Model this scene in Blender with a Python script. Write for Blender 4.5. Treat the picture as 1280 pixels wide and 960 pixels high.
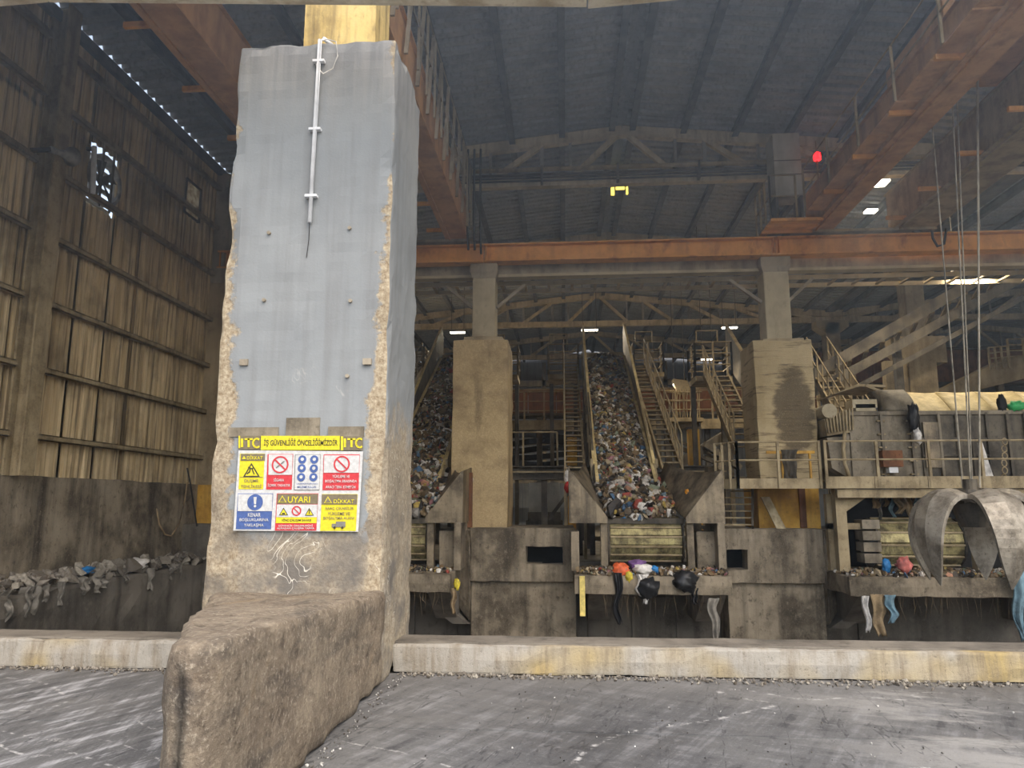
import bpy, bmesh, math, random
from mathutils import Vector, Matrix, noise
import numpy as np
for o in list(bpy.data.objects): bpy.data.objects.remove(o)
S = bpy.context.scene
COL = S.collection
R = math.radians
rnd = random.Random(7)

# ---------------------------------------------------------------- camera, sky, exposure
FPX, YAW, PITCH, EYE = 910.0, R(4.15), R(9.36), 1.6
cam = bpy.data.cameras.new('camera'); camo = bpy.data.objects.new('camera', cam); COL.objects.link(camo)
cam.sensor_fit = 'HORIZONTAL'; cam.sensor_width = 36.0; cam.lens = FPX/1280*36.0
cam.clip_start = 0.05; cam.clip_end = 500
camo.location = (0, 0, EYE); camo.rotation_euler = (R(90)+PITCH, 0, YAW)
S.camera = camo
S.view_settings.view_transform = 'Standard'; S.view_settings.look = 'None'
S.view_settings.gamma = 1.0; S.view_settings.use_curve_mapping = False
S.view_settings.exposure = 0.08
try:
    S.cycles.use_denoising = True
    S.cycles.max_bounces = 8; S.cycles.diffuse_bounces = 5; S.cycles.glossy_bounces = 3
    S.cycles.sample_clamp_indirect = 6.0
except Exception: pass
W = bpy.data.worlds.new('world'); S.world = W; W.use_nodes = True
wn = W.node_tree.nodes; wl = W.node_tree.links
bg = wn['Background']
sky = wn.new('ShaderNodeTexSky'); sky.sky_type = 'NISHITA'; sky.sun_disc = False
sky.sun_elevation = R(52); sky.sun_rotation = R(150); sky.air_density = 1.2; sky.dust_density = 4.0
hs = wn.new('ShaderNodeHueSaturation'); hs.inputs['Saturation'].default_value = 0.68
wl.new(sky.outputs[0], hs.inputs['Color']); wl.new(hs.outputs[0], bg.inputs[0])
bg.inputs[1].default_value = 0.42
LAMP_W = 1.0      # scale of every lamp fixture's output

# ---------------------------------------------------------------- where things stand: the survey of the place
_fw = Vector((-math.sin(YAW)*math.cos(PITCH), math.cos(YAW)*math.cos(PITCH), math.sin(PITCH)))
_rt = Vector((math.cos(YAW), math.sin(YAW), 0)); _up = _rt.cross(_fw)
def _ray(px, py): return _fw*FPX + _rt*(px-640) + _up*(480-py)
def at(px, py, Y):
    d = _ray(px, py); return Vector((0, 0, EYE)) + d*(Y/d.y)
def atX(px, py, X):
    d = _ray(px, py); return Vector((0, 0, EYE)) + d*(X/d.x)
def atZ(px, py, Z):
    d = _ray(px, py); return Vector((0, 0, EYE)) + d*((Z-EYE)/d.z)

# ---------------------------------------------------------------- mesh helpers
class B:
    """collects geometry of ONE mesh"""
    def __init__(s): s.v = []; s.f = []
    def add(s, vs, fs):
        n = len(s.v); s.v += [tuple(v) for v in vs]; s.f += [tuple(i+n for i in f) for f in fs]; return s
    def box(s, a, b):
        x0, y0, z0 = a; x1, y1, z1 = b
        vs = [(x, y, z) for z in (z0, z1) for (x, y) in ((x0, y0), (x1, y0), (x1, y1), (x0, y1))]
        return s.add(vs, [(0, 3, 2, 1), (4, 5, 6, 7), (0, 1, 5, 4), (1, 2, 6, 5), (2, 3, 7, 6), (3, 0, 4, 7)])
    def bar(s, p, q, w, h=None, up=(0, 0, 1)):
        """rectangular bar from p to q; w across, h along up"""
        h = w if h is None else h
        p = Vector(p); q = Vector(q); d = (q-p).normalized(); u = Vector(up)
        if abs(d.dot(u)) > .99: u = Vector((0, 1, 0))
        r = d.cross(u).normalized(); u = r.cross(d).normalized()
        vs = [e + r*(i*w/2) + u*(j*h/2) for e in (p, q) for (i, j) in ((-1, -1), (1, -1), (1, 1), (-1, 1))]
        return s.add(vs, [(0, 1, 2, 3), (7, 6, 5, 4), (0, 4, 5, 1), (1, 5, 6, 2), (2, 6, 7, 3), (3, 7, 4, 0)])
    def tube(s, pts, r, n=6, close=True):
        pts = [Vector(p) for p in pts]; k = len(pts); vs = []; fs = []
        rr = r if isinstance(r, (list, tuple)) else [r]*k
        for i, p in enumerate(pts):
            d = (pts[min(i+1, k-1)] - pts[max(i-1, 0)]).normalized()
            u = Vector((0, 0, 1)) if abs(d.z) < .9 else Vector((0, 1, 0))
            a = d.cross(u).normalized(); b = a.cross(d)
            for j in range(n):
                t = 2*math.pi*j/n; vs.append(p + a*(math.cos(t)*rr[i]) + b*(math.sin(t)*rr[i]))
        for i in range(k-1):
            for j in range(n): fs.append((i*n+j, i*n+(j+1) % n, (i+1)*n+(j+1) % n, (i+1)*n+j))
        if close: fs += [tuple(range(n))[::-1], tuple(range((k-1)*n, k*n))]
        return s.add(vs, fs)
    def prism(s, poly, ext):
        """polygon (3d points) extruded by vector ext"""
        e = Vector(ext); n = len(poly); vs = [Vector(p) for p in poly] + [Vector(p)+e for p in poly]
        return s.add(vs, [tuple(range(n))[::-1], tuple(range(n, 2*n))] + [(i, (i+1) % n, n+(i+1) % n, n+i) for i in range(n)])
    def grid(s, fn, nu, nv, thick=None):
        """surface fn(u,v) u,v in 0..1; with thick: a vector, closed slab"""
        vs = [Vector(fn(i/nu, j/nv)) for j in range(nv+1) for i in range(nu+1)]
        fs = [(j*(nu+1)+i, j*(nu+1)+i+1, (j+1)*(nu+1)+i+1, (j+1)*(nu+1)+i) for j in range(nv) for i in range(nu)]
        if thick is None: return s.add(vs, fs)
        n = len(vs); t = Vector(thick)
        rim = [i for i in range(nu+1)] + [j*(nu+1)+nu for j in range(1, nv+1)] + [nv*(nu+1)+i for i in range(nu-1, -1, -1)] + [j*(nu+1) for j in range(nv-1, 0, -1)]
        m = len(rim)
        return s.add(vs + [v+t for v in vs], fs + [tuple(i+n for i in f)[::-1] for f in fs] + [(rim[k], rim[k]+n, rim[(k+1) % m]+n, rim[(k+1) % m]) for k in range(m)])
    def mesh(s, name, fix=True):
        me = bpy.data.meshes.new(name); me.from_pydata(s.v, [], s.f)
        if fix:
            bm = bmesh.new(); bm.from_mesh(me); bmesh.ops.recalc_face_normals(bm, faces=bm.faces); bm.to_mesh(me); bm.free()
        return me
    def obj(s, name, mat, parent=None, smooth=False, **kw):
        me = s.mesh(name)
        if mat is not None: me.materials.append(M[mat])
        if smooth: me.polygons.foreach_set('use_smooth', [True]*len(me.polygons))
        return link(name, me, parent, **kw)
def link(name, data, parent=None, **kw):
    o = bpy.data.objects.new(name, data); COL.objects.link(o)
    if parent is not None:
        o.parent = parent; o.matrix_parent_inverse = Matrix.Translation(-parent.location)
    tag(o, **kw); return o
def tag(o, label=None, cat=None, group=None, kind=None):
    if label: o['label'] = label
    if cat: o['category'] = cat
    if group: o['group'] = group
    if kind: o['kind'] = kind
    return o
def thing(name, loc, label=None, cat=None, group=None, kind=None):
    o = bpy.data.objects.new(name, None); COL.objects.link(o); o.location = loc; o.empty_display_size = .1
    return tag(o, label, cat, group, kind)
def rough(b, amp=.02, step=.25, bev=.03, fr=2.5, seed=0, chip=0):
    """turn the block in b into cast, knocked-about concrete: bevelled, subdivided, displaced"""
    bm = bmesh.new(); me = b.mesh('tmp'); bm.from_mesh(me); bpy.data.meshes.remove(me)
    if bev: bmesh.ops.bevel(bm, geom=[e for e in bm.edges if e.calc_face_angle(0) > .35], offset=bev, segments=2, profile=.6, affect='EDGES', clamp_overlap=True)
    for it in range(7):
        es = [e for e in bm.edges if e.calc_length() > step]
        if not es or len(bm.verts) > 30000: break
        bmesh.ops.subdivide_edges(bm, edges=es, cuts=1, use_grid_fill=True)
        bmesh.ops.triangulate(bm, faces=[f for f in bm.faces if len(f.verts) > 4])
    bm.normal_update()
    off = Vector((seed*13.7, seed*5.1, seed*3.3))
    for v in bm.verts:
        n = noise.fractal(v.co*fr+off, .9, 2.1, 4)
        d = n*amp
        if chip:
            sharp = max([e.calc_face_angle(0) for e in v.link_edges] + [0])
            if sharp > .2: d -= max(0, noise.noise(v.co*3.1+off)+.15)*chip
        v.co += v.normal*d
    bmesh.ops.recalc_face_normals(bm, faces=bm.faces)
    out = B(); bm.verts.index_update(); out.v = [tuple(v.co) for v in bm.verts]; out.f = [tuple(v.index for v in f.verts) for f in bm.faces]; bm.free()
    return out
_ico = {}
def ico(sub):
    if sub not in _ico:
        bm = bmesh.new(); bmesh.ops.create_icosphere(bm, subdivisions=sub, radius=1)
        bm.verts.index_update(); _ico[sub] = ([v.co.copy() for v in bm.verts], [tuple(v.index for v in f.verts) for f in bm.faces]); bm.free()
    return _ico[sub]
def crumple(c, sx, sy, sz, seed=0, sub=3, amp=.45, fr=1.7):
    """a crumpled bag or rag, closed"""
    vs, fs = ico(sub); out = []
    off = Vector((seed*7.3, seed*3.1, -seed*1.7))
    for v in vs:
        k = 1 + amp*noise.fractal(v*fr+off, .8, 2.2, 4) - .25*amp*abs(noise.noise(v*4+off))
        out.append((c[0]+v.x*k*sx, c[1]+v.y*k*sy, c[2]+v.z*k*sz))
    return B().add(out, fs)
def rag(p, ln, w, seed=0, th=.03, sway=.1):
    """a cloth strip hanging down from p: folded ribbon with thickness and a ragged hem"""
    p = Vector(p)
    def fn(u, v):
        a = noise.noise(Vector((seed, v*2.2, 0)))*sway
        ww = w*(1-.45*v + .35*noise.noise(Vector((seed+9, v*3, 1))))
        hem = 1 - .22*abs(noise.noise(Vector((u*4, seed, 5))))
        fold = math.sin(u*9+seed)*.03 + noise.noise(Vector((u*3, v*3, seed)))*.05
        return p + Vector((a + (u-.5)*ww, fold, -ln*v*hem))
    return B().grid(fn, 10, 14, (0, th, 0))

# ---------------------------------------------------------------- procedural materials
M = {}
def C(h):
    """sRGB 0-255 triple to linear"""
    return tuple(((c/255)/12.92 if c/255 <= .04045 else ((c/255+.055)/1.055)**2.4) for c in h) + (1,)
class N:
    def __init__(s, name, rough_=.85, metal=0, spec=.3):
        s.m = bpy.data.materials.new(name); s.m.use_nodes = True; s.t = s.m.node_tree; s.n = s.t.nodes; s.b = s.n['Principled BSDF']
        s.b.inputs['Roughness'].default_value = rough_; s.b.inputs['Metallic'].default_value = metal
        s.b.inputs['Specular IOR Level'].default_value = spec; M[name] = s.m
        s.geo = s.n.new('ShaderNodeNewGeometry'); s.pos = s.geo.outputs['Position']; s._xyz = None
    def lk(s, a, b): s.t.links.new(a, b)
    def xyz(s):
        if not s._xyz: s._xyz = s.n.new('ShaderNodeSeparateXYZ'); s.lk(s.pos, s._xyz.inputs[0])
        return s._xyz.outputs
    def mapped(s, scale=(1, 1, 1), loc=(0, 0, 0), rot=(0, 0, 0)):
        m = s.n.new('ShaderNodeMapping'); m.inputs['Scale'].default_value = scale; m.inputs['Location'].default_value = loc; m.inputs['Rotation'].default_value = rot
        s.lk(s.pos, m.inputs[0]); return m.outputs[0]
    def stretch(s, ang, along, across, loc=(0, 0, 0)):
        a = s.n.new('ShaderNodeMapping'); a.inputs['Rotation'].default_value = (0, 0, -ang); s.lk(s.pos, a.inputs[0])
        b = s.n.new('ShaderNodeMapping'); b.inputs['Scale'].default_value = (1/along, 1/across, 1); b.inputs['Location'].default_value = loc; s.lk(a.outputs[0], b.inputs[0]); return b.outputs[0]
    def noise(s, scale, detail=5, vec=None, rough=.6, dist=0):
        t = s.n.new('ShaderNodeTexNoise'); t.inputs['Scale'].default_value = scale; t.inputs['Detail'].default_value = detail
        t.inputs['Roughness'].default_value = rough; t.inputs['Distortion'].default_value = dist
        s.lk(vec if vec is not None else s.pos, t.inputs['Vector']); return t.outputs['Fac']
    def ramp(s, fac, stops):
        r = s.n.new('ShaderNodeValToRGB'); e = r.color_ramp.elements
        while len(e) < len(stops): e.new(.5)
        for k, (p, c) in enumerate(stops): e[k].position = p; e[k].color = c if len(c) == 4 else C(c)
        s.lk(fac, r.inputs[0]); return r.outputs[0]
    def val(s, fac, lo, hi):
        m = s.n.new('ShaderNodeMapRange'); m.inputs[1].default_value = lo; m.inputs[2].default_value = hi; s.lk(fac, m.inputs[0]); return m.outputs[0]
    def mix(s, f, a, b, mode='MIX'):
        m = s.n.new('ShaderNodeMix'); m.data_type = 'RGBA'; m.blend_type = mode
        for k, x in ((0, f), (6, a), (7, b)):
            if isinstance(x, (int, float)): m.inputs[k].default_value = x
            elif isinstance(x, tuple): m.inputs[k].default_value = x if len(x) == 4 else C(x)
            else: s.lk(x, m.inputs[k])
        return m.outputs[2]
    def math(s, op, a, b=0.0, clamp=False):
        m = s.n.new('ShaderNodeMath'); m.operation = op; m.use_clamp = clamp
        for k, x in ((0, a), (1, b)):
            if isinstance(x, (int, float)): m.inputs[k].default_value = x
            else: s.lk(x, m.inputs[k])
        return m.outputs[0]
    def col(s, c): s.lk(c, s.b.inputs['Base Color']) if not isinstance(c, tuple) else setattr(s.b.inputs['Base Color'], 'default_value', c if len(c) == 4 else C(c)); return s
    def bump(s, h, strength=.4, dist=.02):
        b = s.n.new('ShaderNodeBump'); b.inputs['Strength'].default_value = strength; b.inputs['Distance'].default_value = dist
        s.lk(h, b.inputs['Height']); s.lk(b.outputs[0], s.b.inputs['Normal']); return s
    def roughness(s, r): s.lk(r, s.b.inputs['Roughness']); return s
def grime(name, base, dark, light=None, sc=1.2, streak=3.0, r=.85, metal=0, rust=None, b=.3, fine=40, amt=1.0, spec=.25):
    """weathered surface: broad blotches, vertical run-off streaks, fine speckle"""
    k = N(name, r, metal, spec)
    light = light or tuple(min(255, int(c*1.25)) for c in base)
    big = k.noise(sc, 6); st = k.noise(streak, 4, k.mapped((1, 1, .09))); fi = k.noise(fine, 3); md = k.noise(sc*7, 6, k.mapped((1, 1, .7), (2, 5, 3)), rough=.75)
    c = k.mix(k.val(big, .35, .68), base, light)
    c = k.mix(k.math('MULTIPLY', k.val(st, .48, .72), .85*amt), c, dark)
    c = k.mix(k.math('MULTIPLY', k.val(big, .52, .35), .6*amt), c, dark)
    c = k.mix(k.math('MULTIPLY', k.val(md, .56, .72), .6), c, light); c = k.mix(k.math('MULTIPLY', k.val(md, .45, .32), .7*amt), c, dark)
    if rust: c = k.mix(k.val(k.noise(sc*2.3, 5, k.mapped((1, 1, .5), (5, 2, 1))), .56, .7), c, rust)
    c = k.mix(k.math('MULTIPLY', k.val(fi, .55, .75), .35), c, light)
    k.col(c).bump(k.math('ADD', k.math('MULTIPLY', big, 1.0), k.math('MULTIPLY', fi, .35)), b, .02); return k
def plain(name, c, r=.6, metal=0, var=.18, sc=6, spec=.3):
    k = N(name, r, metal, spec); n = k.noise(sc, 4)
    d = tuple(int(x*(1-var*1.6)) for x in c); l = tuple(min(255, int(x*(1+var))) for x in c)
    k.col(k.mix(k.val(n, .3, .7), d, l)).bump(n, .15, .01); return k
def emit(name, c, s):
    k = N(name, .5); k.col(C(c)); k.b.inputs['Emission Color'].default_value = C(c); k.b.inputs['Emission Strength'].default_value = s; return k
grime('concrete_tan', (158, 142, 114), (90, 78, 60), (180, 164, 134), sc=.9, streak=2.2, amt=.75)
grime('concrete_pit', (118, 107, 90), (58, 52, 44), (158, 146, 126), sc=1.3, streak=2.6, amt=1.1, b=.5)
grime('concrete_dark', (106, 100, 91), (56, 52, 47), (128, 121, 110), sc=.7, streak=2.4, amt=.8)
grime('truss_pale', (192, 180, 154), (122, 111, 92), (206, 195, 170), sc=1.5, streak=8, amt=.7)
grime('concrete_cream', (170, 158, 132), (118, 106, 84), (188, 178, 152), sc=1.1, streak=2.5, amt=.5)
grime('concrete_beam', (146, 137, 120), (86, 79, 69), (168, 158, 140), sc=1.1, streak=2.6, amt=.8)
grime('steel_dust', (146, 130, 100), (84, 72, 54), (172, 156, 124), sc=2.5, streak=5, r=.7, amt=.7)
grime('steel_dark', (82, 76, 66), (44, 40, 36), (108, 100, 86), sc=2, streak=4, r=.6)
grime('steel_plate', (108, 96, 78), (54, 47, 38), (152, 138, 114), sc=2.2, streak=4, r=.5, metal=.35, spec=.5)
grime('steel_purlin', (92, 94, 98), (58, 60, 64), (110, 112, 114), sc=2, streak=4, r=.75)
grime('steel_roof', (138, 136, 132), (92, 92, 92), (158, 155, 148), sc=2, streak=4, r=.75)
grime('orange_paint', (214, 150, 76), (150, 106, 62), (226, 168, 96), sc=1.3, streak=3, r=.6, rust=(164, 108, 62), amt=.6)
grime('rust_paint', (188, 140, 92), (132, 98, 68), (200, 156, 108), sc=1.3, streak=3, r=.65, amt=.8)
grime('yellow_paint', (206, 156, 58), (128, 98, 54), (214, 172, 84), sc=1.6, streak=4, r=.6, amt=.8)
grime('yellow_column', (206, 178, 106), (112, 95, 62), (218, 194, 130), sc=1.6, streak=7, r=.7, amt=.9)
grime('header_steel', (226, 214, 184), (176, 156, 118), (236, 227, 204), sc=2, streak=4, r=.6)
grime('brown_panel', (116, 76, 50), (74, 52, 38), (132, 90, 62), sc=2, streak=4, r=.7)
grime('apron_slat', (126, 116, 84), (56, 50, 38), (176, 166, 118), sc=5, streak=9, r=.5, metal=.4, b=.6, fine=60)
grime('wood_plank', (176, 160, 128), (120, 104, 78), (194, 180, 150), sc=3, streak=8)
grime('claw_steel', (136, 127, 112), (74, 66, 56), (180, 172, 158), sc=2.6, streak=3, r=.5, metal=.4, b=.3, spec=.5)
grime('grey_machine', (124, 115, 98), (72, 65, 54), (144, 134, 116), sc=2.0, streak=4, r=.6)
grime('white_panel', (176, 174, 164), (120, 116, 106), (196, 194, 186), sc=1.5, streak=4, r=.6, amt=.5)
grime('hood_sheet', (186, 166, 116), (120, 104, 72), (222, 202, 150), sc=2.2, streak=3, r=.6, amt=.6)
plain('black_plastic', (34, 34, 36), .35); plain('rubber_and_gap_black', (30, 29, 28), .8)  # the second black also coats sheets standing in for shaded openings
plain('pvc_white', (226, 228, 230), .4, var=.05); plain('cable', (44, 42, 40), .6); plain('wire_pale', (200, 198, 190), .6)
plain('rope_steel', (150, 144, 130), .5, .5); plain('bag_white', (214, 210, 204), .45); plain('bag_orange', (226, 104, 62), .5)
plain('bag_purple', (122, 88, 140), .6); plain('bag_blue', (46, 118, 178), .45); plain('bag_yellow', (216, 196, 66), .5)
plain('rag_grey', (126, 121, 112), .9); plain('rag_tan', (150, 130, 100), .9); plain('rag_blue', (118, 146, 158), .9)
plain('bag_green', (60, 170, 96), .45); plain('bag_pink', (206, 120, 112), .5); plain('tape_yellow', (210, 190, 112), .7)
plain('foil_amber', (220, 150, 50), .4); plain('bag_red', (170, 44, 40), .5)
plain('strand', (120, 104, 82), .9); plain('sheet_pvc', (170, 164, 146), .5); plain('horn_grey', (150, 148, 142), .6)
emit('lamp_white', (255, 246, 226), 12); emit('lamp_red', (255, 24, 30), 5); emit('glow_yellow', (250, 226, 96), 2.5); emit('lamp_dim', (226, 206, 150), 1.5)
# painted pier: blue-grey paint, peeled to cream aggregate along its edges and worn bare near the ground
def pier_mat():
    k = N('pier_paint', .85, 0, .25); x, y, z = k.xyz()
    nx = k.n.new('ShaderNodeSeparateXYZ'); k.lk(k.geo.outputs['Normal'], nx.inputs[0])
    side = k.val(nx.outputs[0], .5, .8)
    rag_ = k.math('MULTIPLY', k.math('SUBTRACT', k.noise(3.2, 8, rough=.7), .5), .55)
    big = k.noise(1.1, 5)
    de = k.math('SUBTRACT', -1.68, x); dl = k.math('SUBTRACT', x, -3.32)
    wr = k.math('MULTIPLY', k.val(z, 4.9, 2.6), .17); wlft = k.math('MULTIPLY', k.val(z, 4.7, 1.4), .24)
    pr_ = k.val(k.math('ADD', k.math('SUBTRACT', wr, de), rag_), -.02, .02)
    pr_ = k.math('MULTIPLY', pr_, k.math('SUBTRACT', 1.0, side))
    pl_ = k.val(k.math('ADD', k.math('SUBTRACT', wlft, dl), rag_), -.02, .02)
    lowz = k.math('ADD', k.val(z, 1.75, .95), k.math('MULTIPLY', side, k.val(z, 3.4, 1.4)))
    low = k.val(k.math('ADD', k.math('SUBTRACT', lowz, .5), k.math('MULTIPLY', rag_, 1.2)), -.06, .1)
    peel = k.math('MAXIMUM', k.math('MAXIMUM', pr_, pl_), k.math('MULTIPLY', low, .85), True)
    st = k.noise(9, 4, k.mapped((1, 1, .05)))
    c = k.mix(k.val(big, .3, .7), (127, 131, 133), (142, 146, 147))
    c = k.mix(k.math('MULTIPLY', k.val(st, .45, .7), .38), c, (112, 111, 110))
    c = k.mix(k.math('MULTIPLY', k.val(z, 5.2, 6.5), .55), c, k.mix(k.val(st, .4, .6), (98, 94, 90), (150, 147, 141)))
    sp = k.noise(26, 5, rough=.75)
    w = k.mix(k.val(sp, .35, .65), (128, 111, 88), (184, 172, 148))
    w = k.mix(k.math('MULTIPLY', k.val(k.noise(2.4, 5, k.mapped((1, 1, 1), (3, 3, 3))), .42, .62), k.val(z, 2.3, 1.0)), w, (104, 97, 88))
    c = k.mix(peel, c, w)
    scr = k.math('MULTIPLY', k.val(k.noise(2.2, 2, k.mapped((1, 1, 1), (7, 1, 4)), dist=2.2), .497, .503), k.val(k.noise(2.2, 2, k.mapped((1, 1, 1), (7, 1, 4)), dist=2.2), .509, .504))
    c = k.mix(k.math('MULTIPLY', scr, k.math('MULTIPLY', k.val(k.noise(1.7, 3, k.mapped((1, 1, 1), (1, 5, 9))), .54, .6), k.val(z, 3.0, 2.0))), c, (224, 218, 204))
    k.col(c).bump(k.math('ADD', k.math('MULTIPLY', peel, k.math('SUBTRACT', sp, 1.0)), k.math('MULTIPLY', k.noise(40, 3), .2)), .5, .02)
pier_mat()
def foot_mat():
    k = N('pier_worn', .85, 0, .25); x, y, z = k.xyz()
    sp = k.noise(34, 6, rough=.75); bg_ = k.noise(2.0, 6); dg = k.noise(3.2, 5, k.mapped((1, .35, 1.6), rot=(.6, 0, 0)))
    c = k.mix(k.val(bg_, .35, .65), (118, 105, 90), (142, 129, 111))
    c = k.mix(k.math('MULTIPLY', k.val(dg, .5, .66), .7), c, (86, 79, 72))
    md = k.noise(9, 7, rough=.75); c = k.mix(k.math('MULTIPLY', k.val(md, .52, .66), .6), c, (164, 150, 128)); c = k.mix(k.math('MULTIPLY', k.val(md, .47, .34), .75), c, (76, 66, 56))
    c = k.mix(k.math('MULTIPLY', k.val(sp, .54, .68), .75), c, (186, 174, 154))
    c = k.mix(k.math('MULTIPLY', k.val(sp, .44, .32), .6), c, (88, 78, 68))
    c = k.mix(k.math('MULTIPLY', k.val(k.noise(1.3, 4, k.mapped((1, 1, 1), (2, 8, 1))), .58, .68), .5), c, (140, 114, 76))
    k.col(c).bump(k.math('ADD', k.math('MULTIPLY', sp, .6), md), .8, .03)
foot_mat()
def ground_mat():
    k = N('ground_concrete', .8, 0, .35); x, y, z = k.xyz()
    a = k.noise(.55, 7, k.mapped((1, 1, 1), (4, 1, 0)), rough=.62); fi = k.noise(55, 4, rough=.8); mid = k.noise(9, 6, rough=.75)
    lft = k.val(x, -1.0, -2.6)
    sa = k.noise(2.2, 8, k.stretch(R(62), 3.2, .35), rough=.72); sb = k.noise(2.0, 8, k.stretch(R(104), 3.5, .3, (4, 2, 0)), rough=.72); sc_ = k.noise(2.2, 8, k.stretch(R(-24), 2.2, .4, (1, 7, 0)), rough=.72)
    st = k.math('ADD', k.math('MULTIPLY', sa, .6), k.math('MULTIPLY', k.mix(lft, k.mix(1.0, (0, 0, 0), sc_), sb), .4))
    c = k.mix(k.val(a, .35, .65), (78, 78, 79), (108, 107, 105))
    c = k.mix(k.math('MULTIPLY', k.val(st, .51, .60), k.math('ADD', .25, k.math('MULTIPLY', .6, lft))), c, (168, 168, 169))
    c = k.mix(k.math('MULTIPLY', k.val(st, .47, .40), .75), c, (54, 54, 56))
    right = k.val(x, 1.4, 2.8)
    c = k.mix(k.math('MULTIPLY', right, k.val(k.noise(1.1, 8, k.stretch(R(-18), 2.0, .8), rough=.7), .50, .58)), c, (142, 140, 136))
    crk = k.noise(1.0, 4, k.stretch(R(80), 3.0, .5, (9, 3, 0)), dist=.6)
    line = k.math('MULTIPLY', k.val(crk, .490, .497), k.val(crk, .511, .503))
    c = k.mix(k.math('MULTIPLY', line, k.math('MULTIPLY', k.val(mid, .45, .55), .8)), c, (48, 48, 50))
    lin2 = k.noise(.45, 2, k.stretch(R(-30), 2.5, 1.2, (2, 6, 0)), dist=.8)
    c = k.mix(k.math('MULTIPLY', k.math('MULTIPLY', k.val(lin2, .494, .498), k.val(lin2, .506, .502)), k.math('MULTIPLY', k.val(mid, .5, .62), .8)), c, (196, 194, 190))
    c = k.mix(k.math('MULTIPLY', k.val(mid, .55, .7), .4), c, (140, 139, 138)); c = k.mix(k.math('MULTIPLY', k.val(mid, .45, .3), .45), c, (66, 66, 67))
    near = k.val(y, 6.2, 7.1)
    c = k.mix(k.math('MULTIPLY', near, .4), c, (104, 101, 97))
    c = k.mix(k.math('MULTIPLY', k.val(fi, .6, .74), .55), c, (190, 188, 182))
    c = k.mix(k.math('MULTIPLY', k.val(fi, .42, .3), .5), c, (58, 58, 60))
    k.col(c).bump(k.math('ADD', k.math('MULTIPLY', fi, .5), st), .3, .015)
    wet = k.val(k.noise(.7, 4, k.mapped((.6, 1, 1), (8, 2, 0))), .5, .64)
    k.roughness(k.math('SUBTRACT', .85, k.math('MULTIPLY', wet, .3)))
ground_mat()
def kerb_mat():
    k = N('kerb_paint', .85, 0, .25)
    st = k.noise(8, 6, k.mapped((1, 1, .12)), rough=.7); b_ = k.noise(1.2, 5); sp = k.noise(30, 5, rough=.75)
    yl = k.val(k.noise(.6, 3, k.mapped((1, 1, 1), (1.7, 0, 0))), .5, .62)
    c = k.mix(yl, (158, 153, 143), (166, 147, 102))
    c = k.mix(k.math('MULTIPLY', k.val(st, .46, .66), .8), c, (124, 112, 94))
    c = k.mix(k.math('MULTIPLY', k.val(sp, .42, .3), .7), c, (92, 84, 74))
    c = k.mix(k.val(b_, .6, .72), c, (140, 128, 108))
    k.col(c).bump(k.math('ADD', sp, st), .5, .02)
kerb_mat()
def sheet_mat(name, base, dark, light, r=.7, rv=.35):
    k = N(name, r, 0, .3); oi = k.n.new('ShaderNodeObjectInfo')
    st = k.noise(5, 5, k.mapped((1, 1, .05)), rough=.65); st2 = k.noise(14, 4, k.mapped((1, 1, .04), (3, 2, 1))); bl = k.noise(.9, 5)
    c = k.mix(k.val(st, .36, .62), light, base)
    c = k.mix(k.math('MULTIPLY', k.val(st2, .5, .66), .7), c, dark)
    c = k.mix(k.math('MULTIPLY', k.val(bl, .5, .68), .55), c, dark)
    c = k.mix(k.math('MULTIPLY', oi.outputs['Random'], rv), c, dark)
    k.col(c).bump(bl, .15, .02)
sheet_mat('wall_sheet', (192, 170, 130), (92, 78, 60), (228, 208, 168))
sheet_mat('roof_sheet', (152, 158, 166), (112, 116, 122), (170, 174, 178), rv=.3)
def waste_mat():
    k = N('waste', .6, 0, .35); a = k.n.new('ShaderNodeVertexColor'); a.layer_name = 'Col'
    n = k.noise(20, 3)
    k.col(k.mix(k.math('MULTIPLY', k.val(n, .4, .6), .35), a.outputs[0], (84, 70, 50)))
waste_mat()
DUST = [(122, 116, 106), (104, 98, 90), (140, 134, 124), (92, 86, 78), (150, 144, 132)]
DIRT = [(116, 98, 72), (96, 82, 62), (140, 122, 92), (78, 68, 54), (60, 54, 46), (160, 146, 118), (110, 90, 62)]
BAG = [(206, 202, 194), (196, 190, 180), (216, 210, 200), (40, 40, 42), (30, 30, 32), (44, 42, 40), (226, 222, 214), (150, 146, 140), (30, 29, 28), (70, 104, 136), (150, 66, 56), (184, 160, 84), (120, 130, 108), (176, 130, 104), (158, 112, 118), (112, 134, 146), (36, 35, 34), (188, 180, 168)]
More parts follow.
